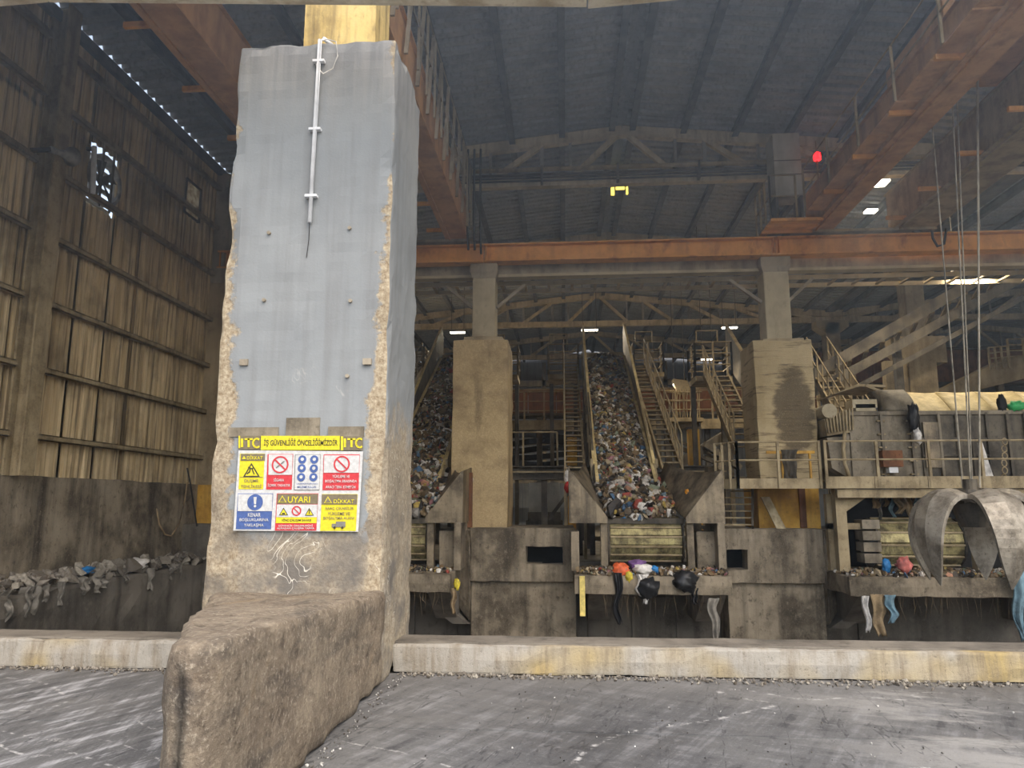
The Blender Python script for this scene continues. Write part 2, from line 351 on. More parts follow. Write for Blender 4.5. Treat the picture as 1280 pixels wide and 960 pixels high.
def waste(name, pts, parent=None, seed=0, s=(.05, .13), colour=.45, dirt=None, **kw):
    """loose waste nobody could count: thousands of small crumpled pieces in one mesh"""
    r = np.random.RandomState(seed); vs, fs = ico(1); V0 = np.array([tuple(v) for v in vs]); F0 = np.array(fs); n = len(V0)
    VV = []; FF = []; CC = []
    for i, p in enumerate(pts):
        sc = r.uniform(*s)*np.array([1, r.uniform(.5, 1.2), r.uniform(.25, .8)])*(1.5 if r.rand() < .08 else 1)
        v = V0*(1+r.uniform(-.45, .45, (n, 1)))*sc
        q, _ = np.linalg.qr(r.randn(3, 3)); v = v@q
        VV.append(v+np.array(p)); FF.append(F0+i*n)
        c = C(BAG[r.randint(len(BAG))] if r.rand() < colour else (dirt or DIRT)[r.randint(len(dirt or DIRT))])
        CC.append(np.tile(np.array(c)*np.array([1, 1, 1, 1]), (n, 1)))
    VV = np.concatenate(VV); FF = np.concatenate(FF); CC = np.concatenate(CC)
    me = bpy.data.meshes.new(name); me.from_pydata(VV.tolist(), [], FF.tolist())
    at_ = me.color_attributes.new('Col', 'FLOAT_COLOR', 'POINT'); at_.data.foreach_set('color', CC.ravel())
    me.materials.append(M['waste'])
    return link(name, me, parent, kind='stuff', **kw)

# ================================================================ STRUCTURE
# ---- tipping floor: two pours with a joint between them
KY0, KY1, KH = 7.22, 7.68, .27
fl = thing('floor', (0, 5, 0), kind='structure')
for (y0, y1) in ((-40, 5.52), (5.535, KY0+.02)):
    B().box((-45, y0, -.3), (45, y1, 0)).obj('slab', 'ground_concrete', fl)
B().box((-45, 5.5, -.32), (45, 5.56, -.02)).obj('joint_filler', 'rubber_and_gap_black', fl)
B().box((-60, KY0, -4.3), (-9.6, 60, -.02)).obj('outer_yard', 'ground_concrete', fl)
# ---- pit: floor, near wall, far wall under the plinths
pit = thing('floor_pit', (0, 12, -4), kind='structure')
B().box((-9.6, KY0+.02, -4.3), (40, 19, -4)).obj('pit_floor', 'concrete_dark', pit)
B().box((-9.6, KY0+.02, -4), (40, KY1-.02, -.01)).obj('pit_near_wall', 'concrete_dark', pit)
wb = thing('wall_pit', (0, 16, -4), kind='structure')
rough(B().box((-9.0, 16.6, -4), (40, 17.2, .35)), .02, .5, .02).obj('retaining_wall', 'concrete_dark', wb)
fh = thing('floor_hall', (0, 30, 0), kind='structure'); B().box((-9.6, 17.2, .0), (40, 60, .3)).obj('inner_floor', 'concrete_dark', fh)
B().box((-2.0, 16.1, 1.0), (.18, 18.4, 1.09)).obj('raised_slab', 'concrete_pit', fh); B().box((3.3, 16.1, 1.0), (5.23, 18.4, 1.09)).obj('raised_slab', 'concrete_pit', fh)
for k in range(14):                      # formwork boards of the far wall, one by one
    x0 = -6.2+k*.95 if k < 14 else 0
    B().box((x0+.01, 16.56, -3.9), (x0+.93, 16.62, -.35-.03*(k % 3))).obj('wall_board', 'concrete_dark', wb)
# ---- kerb in two runs, either side of the pier
for (x0, x1, nm, lb) in ((-9.5, -3.33, 0, 'worn white painted concrete kerb left of the tall pier'), (-1.68, 30, 1, 'cream and yellow stained concrete kerb right of the tall pier')):
    b = B().box((x0, KY0, 0), (x1, KY1, KH))
    kt = thing('concrete_kerb', ((x0+x1)/2, KY0, 0), lb, 'kerb')
    rough(b, .012, .16 if nm == 0 else .2, .025, 5, nm, .03).obj('kerb_body', 'kerb_paint', kt)
    rough(B().box((x0, KY0+.07, KH-.01), (x1, KY1-.01, KH+.012)), .006, .3, .004, 4, nm+4).obj('dusty_coping', 'concrete_dark', kt)
r_ = random.Random(3)
pts = []
for k in range(1500):
    x = r_.uniform(-6, 9)
    if -3.4 < x < -1.6: continue
    pts.append((x, KY0-.02-abs(r_.gauss(0, .07))*(1.6 if 1 < x < 3.5 else 1), .012))
waste('gravel', pts, None, 5, (.006, .022), .0, DUST, label='line of gravel and grit swept along the kerb foot', cat='gravel')
pts = [(r_.uniform(-1.62, -1.5), r_.uniform(4.2, 7.1), .008) for k in range(160)]+[(r_.uniform(-1, 7), r_.uniform(3.6, 7), .004) for k in range(260)]
waste('grit', pts, None, 6, (.003, .009), .0, [(200, 198, 192), (90, 88, 84), (60, 58, 56)], label='scattered pale grit on the tipping floor', cat='grit')
# ---- left wall: concrete foot, ledge, posts, girts, corrugated sheets
WX, ZW, ZE, YR = -8.7, 2.06, 10.13, 6.3     # wall face, top of the concrete, eaves height, front of the roof
wl_ = thing('wall_left', (WX, 10, 0), kind='structure')
rough(B().box((WX-.35, 2.0, -4), (WX, 17.4, ZW)), .02, .45, .03, 1.5, 2).obj('concrete_foot', 'concrete_pit', wl_)
def ledge_fn(): return B().box((WX-.05, KY1-.02, -4), (WX+.55, 17.2, .3))
rough(ledge_fn(), .05, .3, .08, 1.8, 3, .05).obj('concrete_ledge', 'concrete_dark', wl_)
for z in (2.69, 3.80, 4.93, 6.08, 7.24, 8.45, 9.5):
    for (y0, y1) in ((2.2, 10.72), (11.12, 16.9)):
        b = B().box((WX-.03, y0, z-.05), (WX+.075, y1, z-.035)).box((WX+.06, y0, z-.05), (WX+.075, y1, z+.05)).box((WX-.03, y0, z+.035), (WX+.075, y1, z+.05))
        b.obj('girt', 'steel_dust', wl_)
def sheet(y0, y1, z0, z1, torn=None, lean=0.0):
    pitch, dep = .185, .045; ys = []; vs = []; fs = []
    prof = lambda y: dep*min(1, max(0, ((y/pitch) % 1-.42)/.08))*min(1, max(0, (1-(y/pitch) % 1)/.08))
    k = int(y0/pitch)-1; ys.append((y0, prof(y0)))
    while k*pitch < y1:
        for a in (0.0001, .42, .5, .92):
            if y0 < (k+a)*pitch < y1: ys.append(((k+a)*pitch, prof((k+a)*pitch)))
        k += 1
    ys.append((y1, prof(y1))); off = .003*(int(y0*100) % 3)
    for (yy, d) in ys:
        zb = z0
        if torn and torn[0] < yy < torn[1]: zb = torn[2]
        vs += [(WX-.06-d-off, yy+lean, zb), (WX-.06-d-off, yy, z1)]
    for i in range(len(ys)-1): fs.append((2*i, 2*i+2, 2*i+3, 2*i+1))
    n = len(vs); vs += [(x-.004, y, z) for (x, y, z) in vs]; fs += [tuple(j+n for j in f)[::-1] for f in fs]
    return B().add(vs, fs)
ycuts = [2.2, 3.3, 4.4, 5.5, 6.6, 7.7, 8.8, 9.62, 10.66, 11.25, 12.1, 13.0, 13.9, 14.8, 15.42, 16.12, 17.35]
for i in range(len(ycuts)-1):
    y0, y1 = ycuts[i], ycuts[i+1]-.003
    gap = .04 if abs(y0-11.25) < .01 else (.03 if abs(y0-9.62) < .01 else -.06)
    torn = (11.3, 11.52, 3.9) if abs(y0-11.25) < .01 else None
    for (z0, z1) in ((ZW-.05, 3.84), (3.76, 6.12), (6.04, 8.3), (8.2, ZE-.01)):
        if y0 == 12.1 and z0 == 6.04: z1 = 7.12          # opening for the extractor fan
        if y0 == 12.1 and z0 == 8.2: z0 = 8.32
        if y0 == 15.42 and z0 == 8.2: z0 = 9.12
        torn_ = torn if z0 < 2.1 else None
        sheet(y0+gap, y1, z0, z1, (11.3, 11.46, 3.0) if torn_ else None).obj('corrugated_sheet', 'wall_sheet', wl_)
sheet(12.95, 13.0, 7.1, 8.34).obj('corrugated_sheet', 'wall_sheet', wl_)
for (y, m) in ((10.9, 'steel_dark'), (4.6, 'steel_dark')):
    b = B().box((WX-.02, y-.16, ZW-.02), (WX+.02, y+.16, ZE)).box((WX+.26, y-.16, ZW-.02), (WX+.29, y+.16, ZE)).box((WX+.02, y-.02, ZW-.02), (WX+.26, y+.02, ZE))
    b.obj('steel_post', 'steel_dust', wl_)
B().box((WX-.05, 2.2, ZE-.25), (WX+.06, 46, ZE-.05)).obj('eaves_beam', 'steel_dark', wl_)
B().box((WX-.2, 17.35, .2), (WX-.05, 46, ZE)).obj('inner_cladding', 'wall_sheet', wl_)
B().box((WX-.1, 45.8, .2), (40, 46, 12)).obj('back_cladding', 'roof_sheet', thing('wall_back', (0, 46, 0), kind='structure'))
B().box((32.3, 6.3, .2), (32.5, 46, 12)).obj('right_cladding', 'wall_sheet', thing('wall_right', (32, 20, 0), kind='structure'))
# ---- front: header beams over the opening and cladding above
wf = thing('wall_front', (0, 6, 6), kind='structure')
hz = at(640, 11, 6.0).z
for (p0, p1, q) in ((at(-60, 13, 6.0), at(60, 3, 6.0), 0), (at(62, 3, 6.0), at(733, 9, 6.0), 1), (at(735, 11, 6.0), at(1180, -32, 6.0), 2)):
    if q == 2: p1 = p0+(p1-p0)*3
    b = B().prism([p0, p1, p1+Vector((0, 0, .22)), p0+Vector((0, 0, .22))], (0, -.16, 0)).prism([p0+Vector((0, -.06, -.02)), p1+Vector((0, -.06, -.02)), p1+Vector((0, -.06, .0)), p0+Vector((0, -.06, .0))], (0, -.2, 0))
    b.obj('header_beam', 'header_steel', wf)
for k in range(6): B().box((-9.2+k*.98, 6.0, 6.6), (-8.24+k*.98, 6.05, 10.9)).obj('cladding_sheet', 'roof_sheet', wf)
# ---- roof: two naves, corrugated sheets running down the slope, purlins along the hall
RX, RZ, HALF = 1.55, 11.2, 10.25
SL = (RZ-ZE)/HALF
ce = thing('ceiling', (RX, 20, RZ), kind='structure')
def roof_slope(xr, sgn, y0, y1, xlen):
    pitch, dep = .3, .075; pr = []; y = y0
    while y < y1-.01:
        for (a, d) in ((0, 0), (.55, 0), (.65, dep), (.9, dep)):
            if y+a*pitch < y1: pr.append((y+a*pitch, d))
        y += pitch
    pr.append((y1, 0)); vs = []; fs = []
    for (yy, d) in pr:
        vs += [(xr, yy, RZ+d+.02), (xr+sgn*xlen, yy, RZ-SL*xlen+d+.02)]
    for i in range(len(pr)-1): fs.append((2*i, 2*i+2, 2*i+3, 2*i+1))
    n = len(vs); vs += [(x, y, z+.004) for (x, y, z) in vs]; fs += [tuple(j+n for j in f)[::-1] for f in fs]
    return B().add(vs, fs)
ys = [6.1+1.8*i for i in range(23)]
for i in range(22):
    roof_slope(RX-.12, -1, ys[i], ys[i+1], HALF-.1).obj('roof_sheet', 'roof_sheet', ce)
    roof_slope(RX+.12, 1, ys[i], ys[i+1], HALF-.12).obj('roof_sheet', 'roof_sheet', ce)
    roof_slope(RX+2*HALF, -1, ys[i], ys[i+1], HALF).obj('roof_sheet', 'roof_sheet', ce)
    roof_slope(RX+2*HALF, 1, ys[i], ys[i+1], HALF+.4).obj('roof_sheet', 'roof_sheet', ce)
B().prism([(RX-.4, 6.1, RZ+.03), (RX, 6.1, RZ+.12), (RX+.4, 6.1, RZ+.03), (RX, 6.1, RZ+.1)], (0, 39.6, 0)).obj('ridge_cap', 'roof_sheet', ce)
def purlin(x):
    z = RZ - SL*abs(x-RX) if x < RX+HALF else RZ - SL*abs(x-(RX+2*HALF))
    b = B().prism([(x+a, 6.3, z+c) for a, c in ((-.06, .01), (-.06, -.005), (-.01, -.005), (-.01, -.185), (-.075, -.185), (-.075, -.2), (.075, -.2), (.075, -.185), (.01, -.185), (.01, -.005), (.06, -.005), (.06, .01))], (0, 39.5, 0))
    b.obj('purlin', 'steel_purlin', ce)
for k in range(8):
    for s in (-1, 1):
        x = RX + s*(.26+1.27*k)
        if WX+.2 < x < RX+HALF-.2: purlin(x)
for k in range(6): purlin(RX+HALF+.6+1.6*k)
B().box((RX+HALF-.2, 6.3, ZE-.12), (RX+HALF+.2, 45.8, ZE+.02)).obj('valley_gutter', 'steel_dark', ce)
# ---- roof trusses
def truss(Y, x0, x1, xr, lab, full=True):
    t = thing('roof_truss', (xr, Y, 9.7), lab, 'truss', 'roof trusses')
    zb = 9.68; top = lambda x: RZ-.2-SL*abs(x-xr)
    for (a, b_) in ((x0, xr), (xr, x1)):
        if b_ > a: B().bar((a, Y, top(a)), (b_, Y, top(b_)), .26, .2, (0, 1, 0)).obj('top_chord', 'truss_pale', t)
    B().bar((x0, Y, zb), (x1, Y, zb), .24, .2, (0, 1, 0)).obj('bottom_chord', 'truss_pale', t)
    n = 5
    for s, xe in ((-1, x0), (1, x1)):
        if abs(xe-xr) < .5: continue
        st = abs(xe-xr)/n
        for k in range(0, n):
            xa = xr+s*st*k; xb = xr+s*st*(k+1); xm = (xa+xb)/2
            B().bar((xa if k else xr+.12*s, Y, top(xa)-.08), (xm+s*.3, Y, zb+.08), .13).obj('diagonal', 'truss_pale', t)
            B().bar((xb-.0, Y, zb), (xb-.0, Y, top(xb)), .09).obj('post', 'steel_roof', t)
            B().bar((xm+s*.3, Y, zb), (xm+s*.3, Y, top(xm)), .07).obj('post', 'steel_roof', t)
    return t
TY = (17.5, 24.9, 32.4, 39.9)
for Y, lab in zip(TY, ('nearest roof truss, above the orange runway beam', 'second roof truss, just showing over the orange runway beam', 'third roof truss, seen under the concrete beam', 'farthest roof truss, lowest in the picture')):
    truss(Y, WX, RX+HALF, RX, lab)
for Y, lab in zip(TY[1:], ('nearest truss of the right-hand nave beyond the gutter columns', 'middle truss of the right-hand nave beyond the gutter columns', 'rearmost truss of the right-hand nave beyond the gutter columns')):
    truss(Y, RX+HALF, RX+3*HALF, RX+2*HALF, lab)
# ================================================================ THE TALL PIER IN FRONT
PF, PB, PXL, PXR, PT = 6.7, 7.98, -3.34, -1.67, 6.32
pier = thing('concrete_pier', ((PXL+PXR)/2, PF, 0), 'tall grey painted concrete pier with a safety sign board and prow foot', 'pier')
rough(B().prism([(PXL+.08, PF, 0), (PXR, PF, 0), (PXR, PB, 0), (PXL+.08, PB, 0)], (0, 0, .9)).prism([(PXL, PF, .9), (PXR, PF, .9), (PXR, PB, .9), (PXL, PB, .9)], (0, 0, .01)) if False else B().box((PXL, PF, 0), (PXR, PB, PT)), .012, .13, .035, 3, 1, .06).obj('shaft', 'pier_paint', pier)
poly = [(-1.64, 6.75, 0), (-1.62, 3.5, 0), (-1.68, 3.38, 0), (-1.80, 3.36, 0), (-1.93, 3.55, 0), (-2.7, 5.4, 0), (-3.27, 6.75, 0)]
b = B(); n = len(poly); vs = [Vector(p) for p in poly]
hts = [.82, .97, .97, .97, .94, .86, .8]
b.add(vs+[Vector((p[0], p[1], h)) for p, h in zip(poly, hts)], [tuple(range(n))[::-1], tuple(range(n, 2*n))]+[(i, (i+1) % n, n+(i+1) % n, n+i) for i in range(n)])
rough(b, .03, .11, .07, 2.6, 4, .05).obj('prow_foot', 'pier_worn', pier, smooth=True)
for (px, py) in ((336, 291), (437, 285), (330, 375), (438, 376), (434, 470), (305, 453), (459, 452)):
    p = at(px, py, PF-.012); s = .018
    if py in (453, 452):
        B().box((p.x-.04, p.y-.015, p.z-.03), (p.x+.04, p.y+.02, p.z+.03)).obj('anchor_plate', 'concrete_beam', pier)
    else:
        B().tube([(p.x, p.y+.02, p.z), (p.x, p.y-.012, p.z)], s, 10).obj('tie_plug', 'concrete_beam', pier)
# dark patches of old glue above the sign
for (x0, y0, x1, y1) in ((357, 522, 400, 546), (410, 533, 455, 546), (286, 534, 348, 546)):
    a, c = at(x0, y1, PF-.012), at(x1, y0, PF-.012)
    B().box((a.x, PF-.016, a.z), (c.x, PF+.004, c.z)).obj('glue_patch', 'grey_machine', pier)
# conduit with its loop of wire
cd = thing('pvc_conduit', at(388, 278, PF-.03), 'thin white plastic conduit fixed upright to the grey pier', 'conduit')
p0, p1 = at(387, 278, PF-.035), at(400, 50, PF-.035)
B().tube([p0, p1, p1+Vector((.02, .05, .05)), p1+Vector((.07, .16, .05))], .021, 8).obj('pipe', 'pvc_white', cd, smooth=True)
for t in (.14, .86+.02, .5):
    q = p0.lerp(p1, t)
    B().box((q.x-.06, q.y-.02, q.z-.012), (q.x+.06, q.y+.045, q.z+.012)).obj('clip', 'pvc_white', cd)
lp = [at(x, y, PF-.03) for x, y in ((400, 52), (408, 49), (420, 52), (422, 70), (416, 86), (404, 92), (396, 84), (394, 76))]
B().tube(lp, .006, 5).obj('wire_loop', 'wire_pale', cd)
B().tube([at(387, 278, PF-.02), at(386, 300, PF-.015), at(383, 322, PF-.012)], .004, 4).obj('loose_wire', 'cable', cd)
# ---- sign boards
FONT = None
def text(s, x0, x1, y0, y1, Y, mat, parent, tilt=0):
    """raised print: s fitted into the wall rectangle x0..x1, y0..y1 (metres on the face)"""
    cu = bpy.data.curves.new('t', 'FONT'); cu.body = s; cu.size = 1; cu.resolution_u = 3; cu.offset = .012; cu.align_x = 'LEFT'
    ob = bpy.data.objects.new('t', cu); COL.objects.link(ob); bpy.context.view_layer.update()
    me = bpy.data.meshes.new_from_object(ob.evaluated_get(bpy.context.evaluated_depsgraph_get()))
    bpy.data.objects.remove(ob); bpy.data.curves.remove(cu)
    co = np.empty(len(me.vertices)*3); me.vertices.foreach_get('co', co); co = co.reshape(-1, 3)
    mn, mx = co.min(0), co.max(0); sx = (x1-x0)/(mx[0]-mn[0]); sz = (y1-y0)/(mx[1]-mn[1])
    X = x0+(co[:, 0]-mn[0])*sx; Z = y0+(co[:, 1]-mn[1])*sz + (X-x0)*tilt
    me.vertices.foreach_set('co', np.stack([X, np.full(len(X), Y), Z], 1).ravel()); me.materials.clear(); me.materials.append(M[mat])
    me.name = 'lettering'; me.update()
    return link('lettering', me, parent)
for nm, c in (('print_yellow', (210, 196, 44)), ('print_white', (192, 192, 190)), ('print_red', (190, 56, 62)), ('print_blue', (70, 92, 146)), ('print_black', (58, 56, 44)), ('print_olive', (116, 106, 84)), ('print_grey', (120, 118, 112))):
    plain(nm, c, .55, var=.06, sc=30)
SY = PF-.03
def sg(cx, cy, d=0): return at(270+cx/5.335, 520+cy/5.333, SY-d)
def quad(cs, d, mat, parent, name, th=.004):
    ps = [sg(x, y, d) for x, y in cs]
    return B().prism(ps, (0, th, 0)).obj(name, mat, parent)
def rect(x0, y0, x1, y1, d, mat, parent, name, sh=0): return quad([(x0-sh, y1), (x1-sh, y1), (x1, y0), (x0, y0)], d, mat, parent, name)
def stext(s, x0, y0, x1, y1, d, mat, parent):
    a, c = sg(x0, y1, d), sg(x1, y0, d); e = sg(x1, y1, d)
    return text(s, a.x, c.x, a.z, a.z+(c.z-e.z), SY-d, mat, parent, (e.z-a.z)/(e.x-a.x))
def disc(cx, cy, r, d, mat, parent, name, r0=0):
    c = sg(cx, cy, d); s = (sg(cx+r, cy, d)-c).length; n = 28; k = r0/r if r else 0
    if r0 == 0: ps = [c+Vector((math.cos(2*math.pi*i/n)*s, 0, math.sin(2*math.pi*i/n)*s)) for i in range(n)]; return B().prism(ps, (0, .003, 0)).obj(name, mat, parent)
    b = B(); vs = []
    for i in range(n):
        t = 2*math.pi*i/n
        for q in (s, s*k):
            for yy in (0, .003): vs.append(c+Vector((math.cos(t)*q, yy, math.sin(t)*q)))
    fs = []
    for i in range(n):
        a = 4*i; e = 4*((i+1) % n); fs += [(a, e, e+2, a+2), (a+1, a+3, e+3, e+1), (a, a+1, e+1, e), (a+2, e+2, e+3, a+3)]
    return b.add(vs, fs).obj(name, mat, parent)
def tri(cx, cy, r, d, mat, parent, name, inner=None):
    quad([(cx-r, cy+r*.72), (cx+r, cy+r*.72), (cx, cy-r*.95)], d, mat, parent, name)
    if inner: quad([(cx-r*.74, cy+r*.58), (cx+r*.74, cy+r*.58), (cx, cy-r*.66)], d+.002, inner, parent, name+'_field')
def stroke(x0, y0, x1, y1, w, d, mat, parent, name):
    dx, dy = x1-x0, y1-y0; L = math.hypot(dx, dy); nx, ny = -dy/L*w/2, dx/L*w/2
    quad([(x0+nx, y0+ny), (x1+nx, y1+ny), (x1-nx, y1-ny), (x0-nx, y0-ny)], d, mat, parent, name, .003)
# banner
bn = thing('sign_banner', sg(560, 228), 'narrow yellow and brown banner above the white sign board', 'sign')
rect(150, 132, 296, 222, 0, 'print_olive', bn, 'end_panel', 2); rect(300, 132, 826, 226, .001, 'print_yellow', bn, 'slogan_panel', 2); rect(834, 136, 980, 228, 0, 'print_olive', bn, 'end_panel', 2)
rect(150, 132, 160, 214, .004, 'print_yellow', bn, 'edge_bar', 0); rect(832, 136, 848, 228, .004, 'print_yellow', bn, 'edge_bar', 0)
stext('İŞ GÜVENLİĞİ ÖNCELİĞİMİZDİR', 318, 148, 812, 206, .005, 'print_black', bn)
for x0 in (166, 852):
    rect(x0, 150, x0+14, 208, .005, 'print_yellow', bn, 'emblem_stroke'); rect(x0+24, 148, x0+78, 160, .005, 'print_yellow', bn, 'emblem_stroke'); rect(x0+44, 150, x0+58, 208, .005, 'print_yellow', bn, 'emblem_stroke')
    for a0 in range(7):
        t0 = math.pi*(.28+a0*.205); t1 = t0+math.pi*.22
        stroke(x0+106+26*math.cos(t0), 180-30*math.sin(t0), x0+106+26*math.cos(t1), 180-30*math.sin(t1), 12, .005, 'print_yellow', bn, 'emblem_stroke')
# board
bd = thing('sign_board', sg(545, 770), 'white safety sign board with seven coloured notices on the grey pier', 'sign')
quad([(115, 764), (948, 772), (980, 236), (150, 228)], 0, 'print_white', bd, 'backing', .012)
D1, D2, D3 = .004, .008, .012
rect(160, 250, 324, 488, D1, 'print_yellow', bd, 'notice', 10); rect(166, 252, 326, 298, D2, 'print_olive', bd, 'notice_header', 2)
stext('DİKKAT', 206, 260, 312, 290, D3, 'print_yellow', bd); tri(186, 278, 13, D3, 'print_yellow', bd, 'symbol')
tri(236, 366, 56, D2, 'print_black', bd, 'symbol', 'print_yellow')
for s_ in ((214, 340, 240, 352), (240, 352, 254, 388), (228, 350, 222, 378), (240, 352, 252, 340), (222, 372, 206, 386)): stroke(*s_, 7, D3+.002, 'print_black', bd, 'symbol')
rect(160, 406, 312, 409, D2, 'print_olive', bd, 'rule')
stext('DÜŞME', 188, 418, 282, 446, D3, 'print_olive', bd); stext('TEHLİKESİ', 164, 454, 304, 478, D3, 'print_olive', bd)
rect(344, 254, 514, 490, D1, 'print_red', bd, 'notice', 10); rect(352, 257, 510, 392, D2, 'print_white', bd, 'notice_field', 3)
disc(427, 324, 56, D3, 'print_red', bd, 'symbol', 46); stroke(392, 290, 462, 358, 10, D3+.001, 'print_red', bd, 'symbol'); stroke(400, 346, 456, 300, 7, D3, 'print_grey', bd, 'symbol')
stext('SİGARA', 384, 412, 454, 436, D3, 'print_white', bd); stext('İÇMEK YASAKTIR', 344, 448, 496, 474, D3, 'print_white', bd)
rect(527, 256, 697, 494, D1, 'print_grey', bd, 'notice', 8); rect(531, 259, 695, 491, D2, 'print_white', bd, 'notice_field', 7)
for (x, y) in ((575, 290), (655, 290), (571, 348), (652, 350), (567, 408), (649, 408)):
    disc(x, y, 27, D3, 'print_blue', bd, 'symbol'); disc(x, y-2, 11, D3+.003, 'print_white', bd, 'symbol')
stext('ÇALIŞIRKEN KORUYUCU', 536, 446, 680, 458, D3, 'print_blue', bd); stext('MALZEME KULLAN', 542, 466, 668, 480, D3, 'print_blue', bd)
rect(718, 256, 958, 494, D1, 'print_red', bd, 'notice', 8); rect(722, 262, 956, 378, D2, 'print_white', bd, 'notice_field', 4)
disc(838, 320, 54, D3, 'print_red', bd, 'symbol', 44); stroke(806, 288, 870, 352, 10, D3+.001, 'print_red', bd, 'symbol')
stext('YÜKLEME VE', 776, 390, 892, 412, D3, 'print_white', bd); stext('BOŞALTMA SIRASINDA', 728, 424, 940, 448, D3, 'print_white', bd); stext('ARACI TERK ETMEYİN', 730, 458, 930, 482, D3, 'print_white', bd)
rect(146, 516, 380, 754, D1, 'print_blue', bd, 'notice', 14); rect(148, 520, 376, 634, D2, 'print_white', bd, 'notice_field', 4)
disc(260, 575, 52, D3, 'print_blue', bd, 'symbol'); quad([(254, 588), (266, 588), (270, 540), (250, 540)], D3+.004, 'print_white', bd, 'symbol'); disc(260, 601, 8, D3+.004, 'print_white', bd, 'symbol')
stext('KENAR', 212, 646, 298, 672, D3, 'print_white', bd); stext('BOŞLUKLARINA', 156, 680, 350, 706, D3, 'print_white', bd); stext('YAKLAŞMA', 186, 716, 318, 742, D3, 'print_white', bd)
rect(406, 516, 682, 764, D1, 'print_red', bd, 'notice', 14); rect(410, 519, 680, 586, D2, 'print_olive', bd, 'notice_header', 3); rect(406, 590, 676, 674, D2, 'print_white', bd, 'notice_field', 4); rect(401, 675, 672, 714, D2, 'print_yellow', bd, 'notice_field', 3)
tri(442, 556, 27, D3, 'print_yellow', bd, 'symbol', 'print_olive'); stext('UYARI', 478, 536, 628, 578, D3, 'print_yellow', bd)
tri(450, 640, 30, D3, 'print_black', bd, 'symbol', 'print_yellow'); disc(536, 632, 32, D3, 'print_red', bd, 'symbol', 24); stroke(516, 612, 556, 652, 7, D3+.001, 'print_red', bd, 'symbol'); tri(622, 642, 30, D3, 'print_black', bd, 'symbol', 'print_yellow')
stroke(622, 626, 622, 652, 6, D3+.005, 'print_black', bd, 'symbol'); stroke(440, 650, 460, 650, 10, D3+.005, 'print_black', bd, 'symbol')
stext('VİNÇ ÇALIŞIM SAHASI', 436, 682, 634, 706, D3, 'print_black', bd); stext('GÜVENLİK ÖNLEMLERİNİ', 416, 722, 646, 738, D3, 'print_white', bd); stext('ALMADAN ÇALIŞMA YAPMA', 406, 742, 656, 758, D3, 'print_white', bd)
rect(706, 520, 944, 766, D1, 'print_yellow', bd, 'notice', 12); rect(706, 522, 942, 590, D2, 'print_olive', bd, 'notice_header', 3)
tri(746, 562, 27, D3, 'print_yellow', bd, 'symbol', 'print_olive'); stext('DİKKAT', 784, 548, 922, 582, D3, 'print_yellow', bd)
stext('ARAÇ ÇIKABİLİR', 726, 602, 918, 628, D3, 'print_olive', bd); stext('YÜKLEME VE', 744, 636, 894, 662, D3, 'print_olive', bd); stext('BOŞALTMA ALANI', 716, 670, 920, 694, D3, 'print_olive', bd)
rect(800, 704, 862, 740, D3, 'print_grey', bd, 'symbol'); rect(772, 718, 798, 742, D3, 'print_grey', bd, 'symbol'); disc(790, 744, 8, D3+.002, 'print_black', bd, 'symbol'); disc(842, 744, 8, D3+.002, 'print_black', bd, 'symbol')

# ================================================================ COLUMNS, RUNWAY BEAMS
c0 = thing('concrete_column', (-2.48, 7.35, PT), 'yellow painted column rising from the top of the sign pier', 'column')
B().box((-2.89, 7.3, PT-.1), (-2.07, 7.9, 11.0)).obj('column_shaft', 'yellow_column', c0)
def column(x0, x1, y0, y1, z0, z1, lab, mat='concrete_cream', cap=True):
    t = thing('concrete_column', ((x0+x1)/2, (y0+y1)/2, z0), lab, 'column')
    rough(B().box((x0, y0, z0), (x1, y1, z1-.35 if cap else z1)), .008, .4, .03, 3, x0).obj('column_shaft', mat, t)
    if cap:
        e = .05; xm = (x0, x1)
        b = B().add([(x0, y0, z1-.36), (x1, y0, z1-.36), (x1, y1, z1-.36), (x0, y1, z1-.36), (x0-e, y0-e, z1-.22), (x1+e, y0-e, z1-.22), (x1+e, y1+e, z1-.22), (x0-e, y1+e, z1-.22),
                     (x0-e, y0-e, z1), (x1+e, y0-e, z1), (x1+e, y1+e, z1), (x0-e, y1+e, z1)], [(0, 3, 2, 1), (8, 9, 10, 11)]+[(a+i, a+(i+1) % 4, a+4+(i+1) % 4, a+4+i) for a in (0, 4) for i in range(4)])
        b.obj('capital', 'concrete_beam', t)
    return t
RY = 17.0
ZB0, ZB1 = at(604, 327, RY-.15).z, at(604, 305, RY-.15).z
k1 = column(-2.2, -1.64, 17.0, 17.6, 5.3, ZB0-.01, 'pale concrete column standing on the stained pier left of the loaded belt')
k2 = column(4.74, 5.33, 17.0, 17.6, 5.15, ZB0-.01, 'pale concrete column standing on the dark-stained pier beside the platform')
k3 = column(-9.0, -8.35, 16.9, 17.55, 1.1, ZB0-.01, 'brown concrete corner column at the end of the corrugated wall', 'concrete_tan')
B().box((-9.0, 16.9, ZB0), (-8.45, 17.5, ZE-.2)).obj('upper_shaft', 'concrete_beam', k3)
B().box((-9.04, 16.86, 1.1), (-8.31, 17.59, 2.05)).obj('painted_base', 'yellow_paint', k3)
rough(B().box((-9.1, 16.3, -4), (-7.9, 17.8, 1.15)), .02, .3, .03, 2, 8).obj('base_block', 'concrete_dark', k3)
for k, lab in ((k1, 0), (k2, 1)):
    x = k.location.x
    for s in (-1, 1):
        B().bar((x+s*.3, 17.25, 6.35), (x+s*.98, 17.45, 6.98), .07, .1, (0, 1, 0)).obj('knee_brace', 'concrete_beam', k)
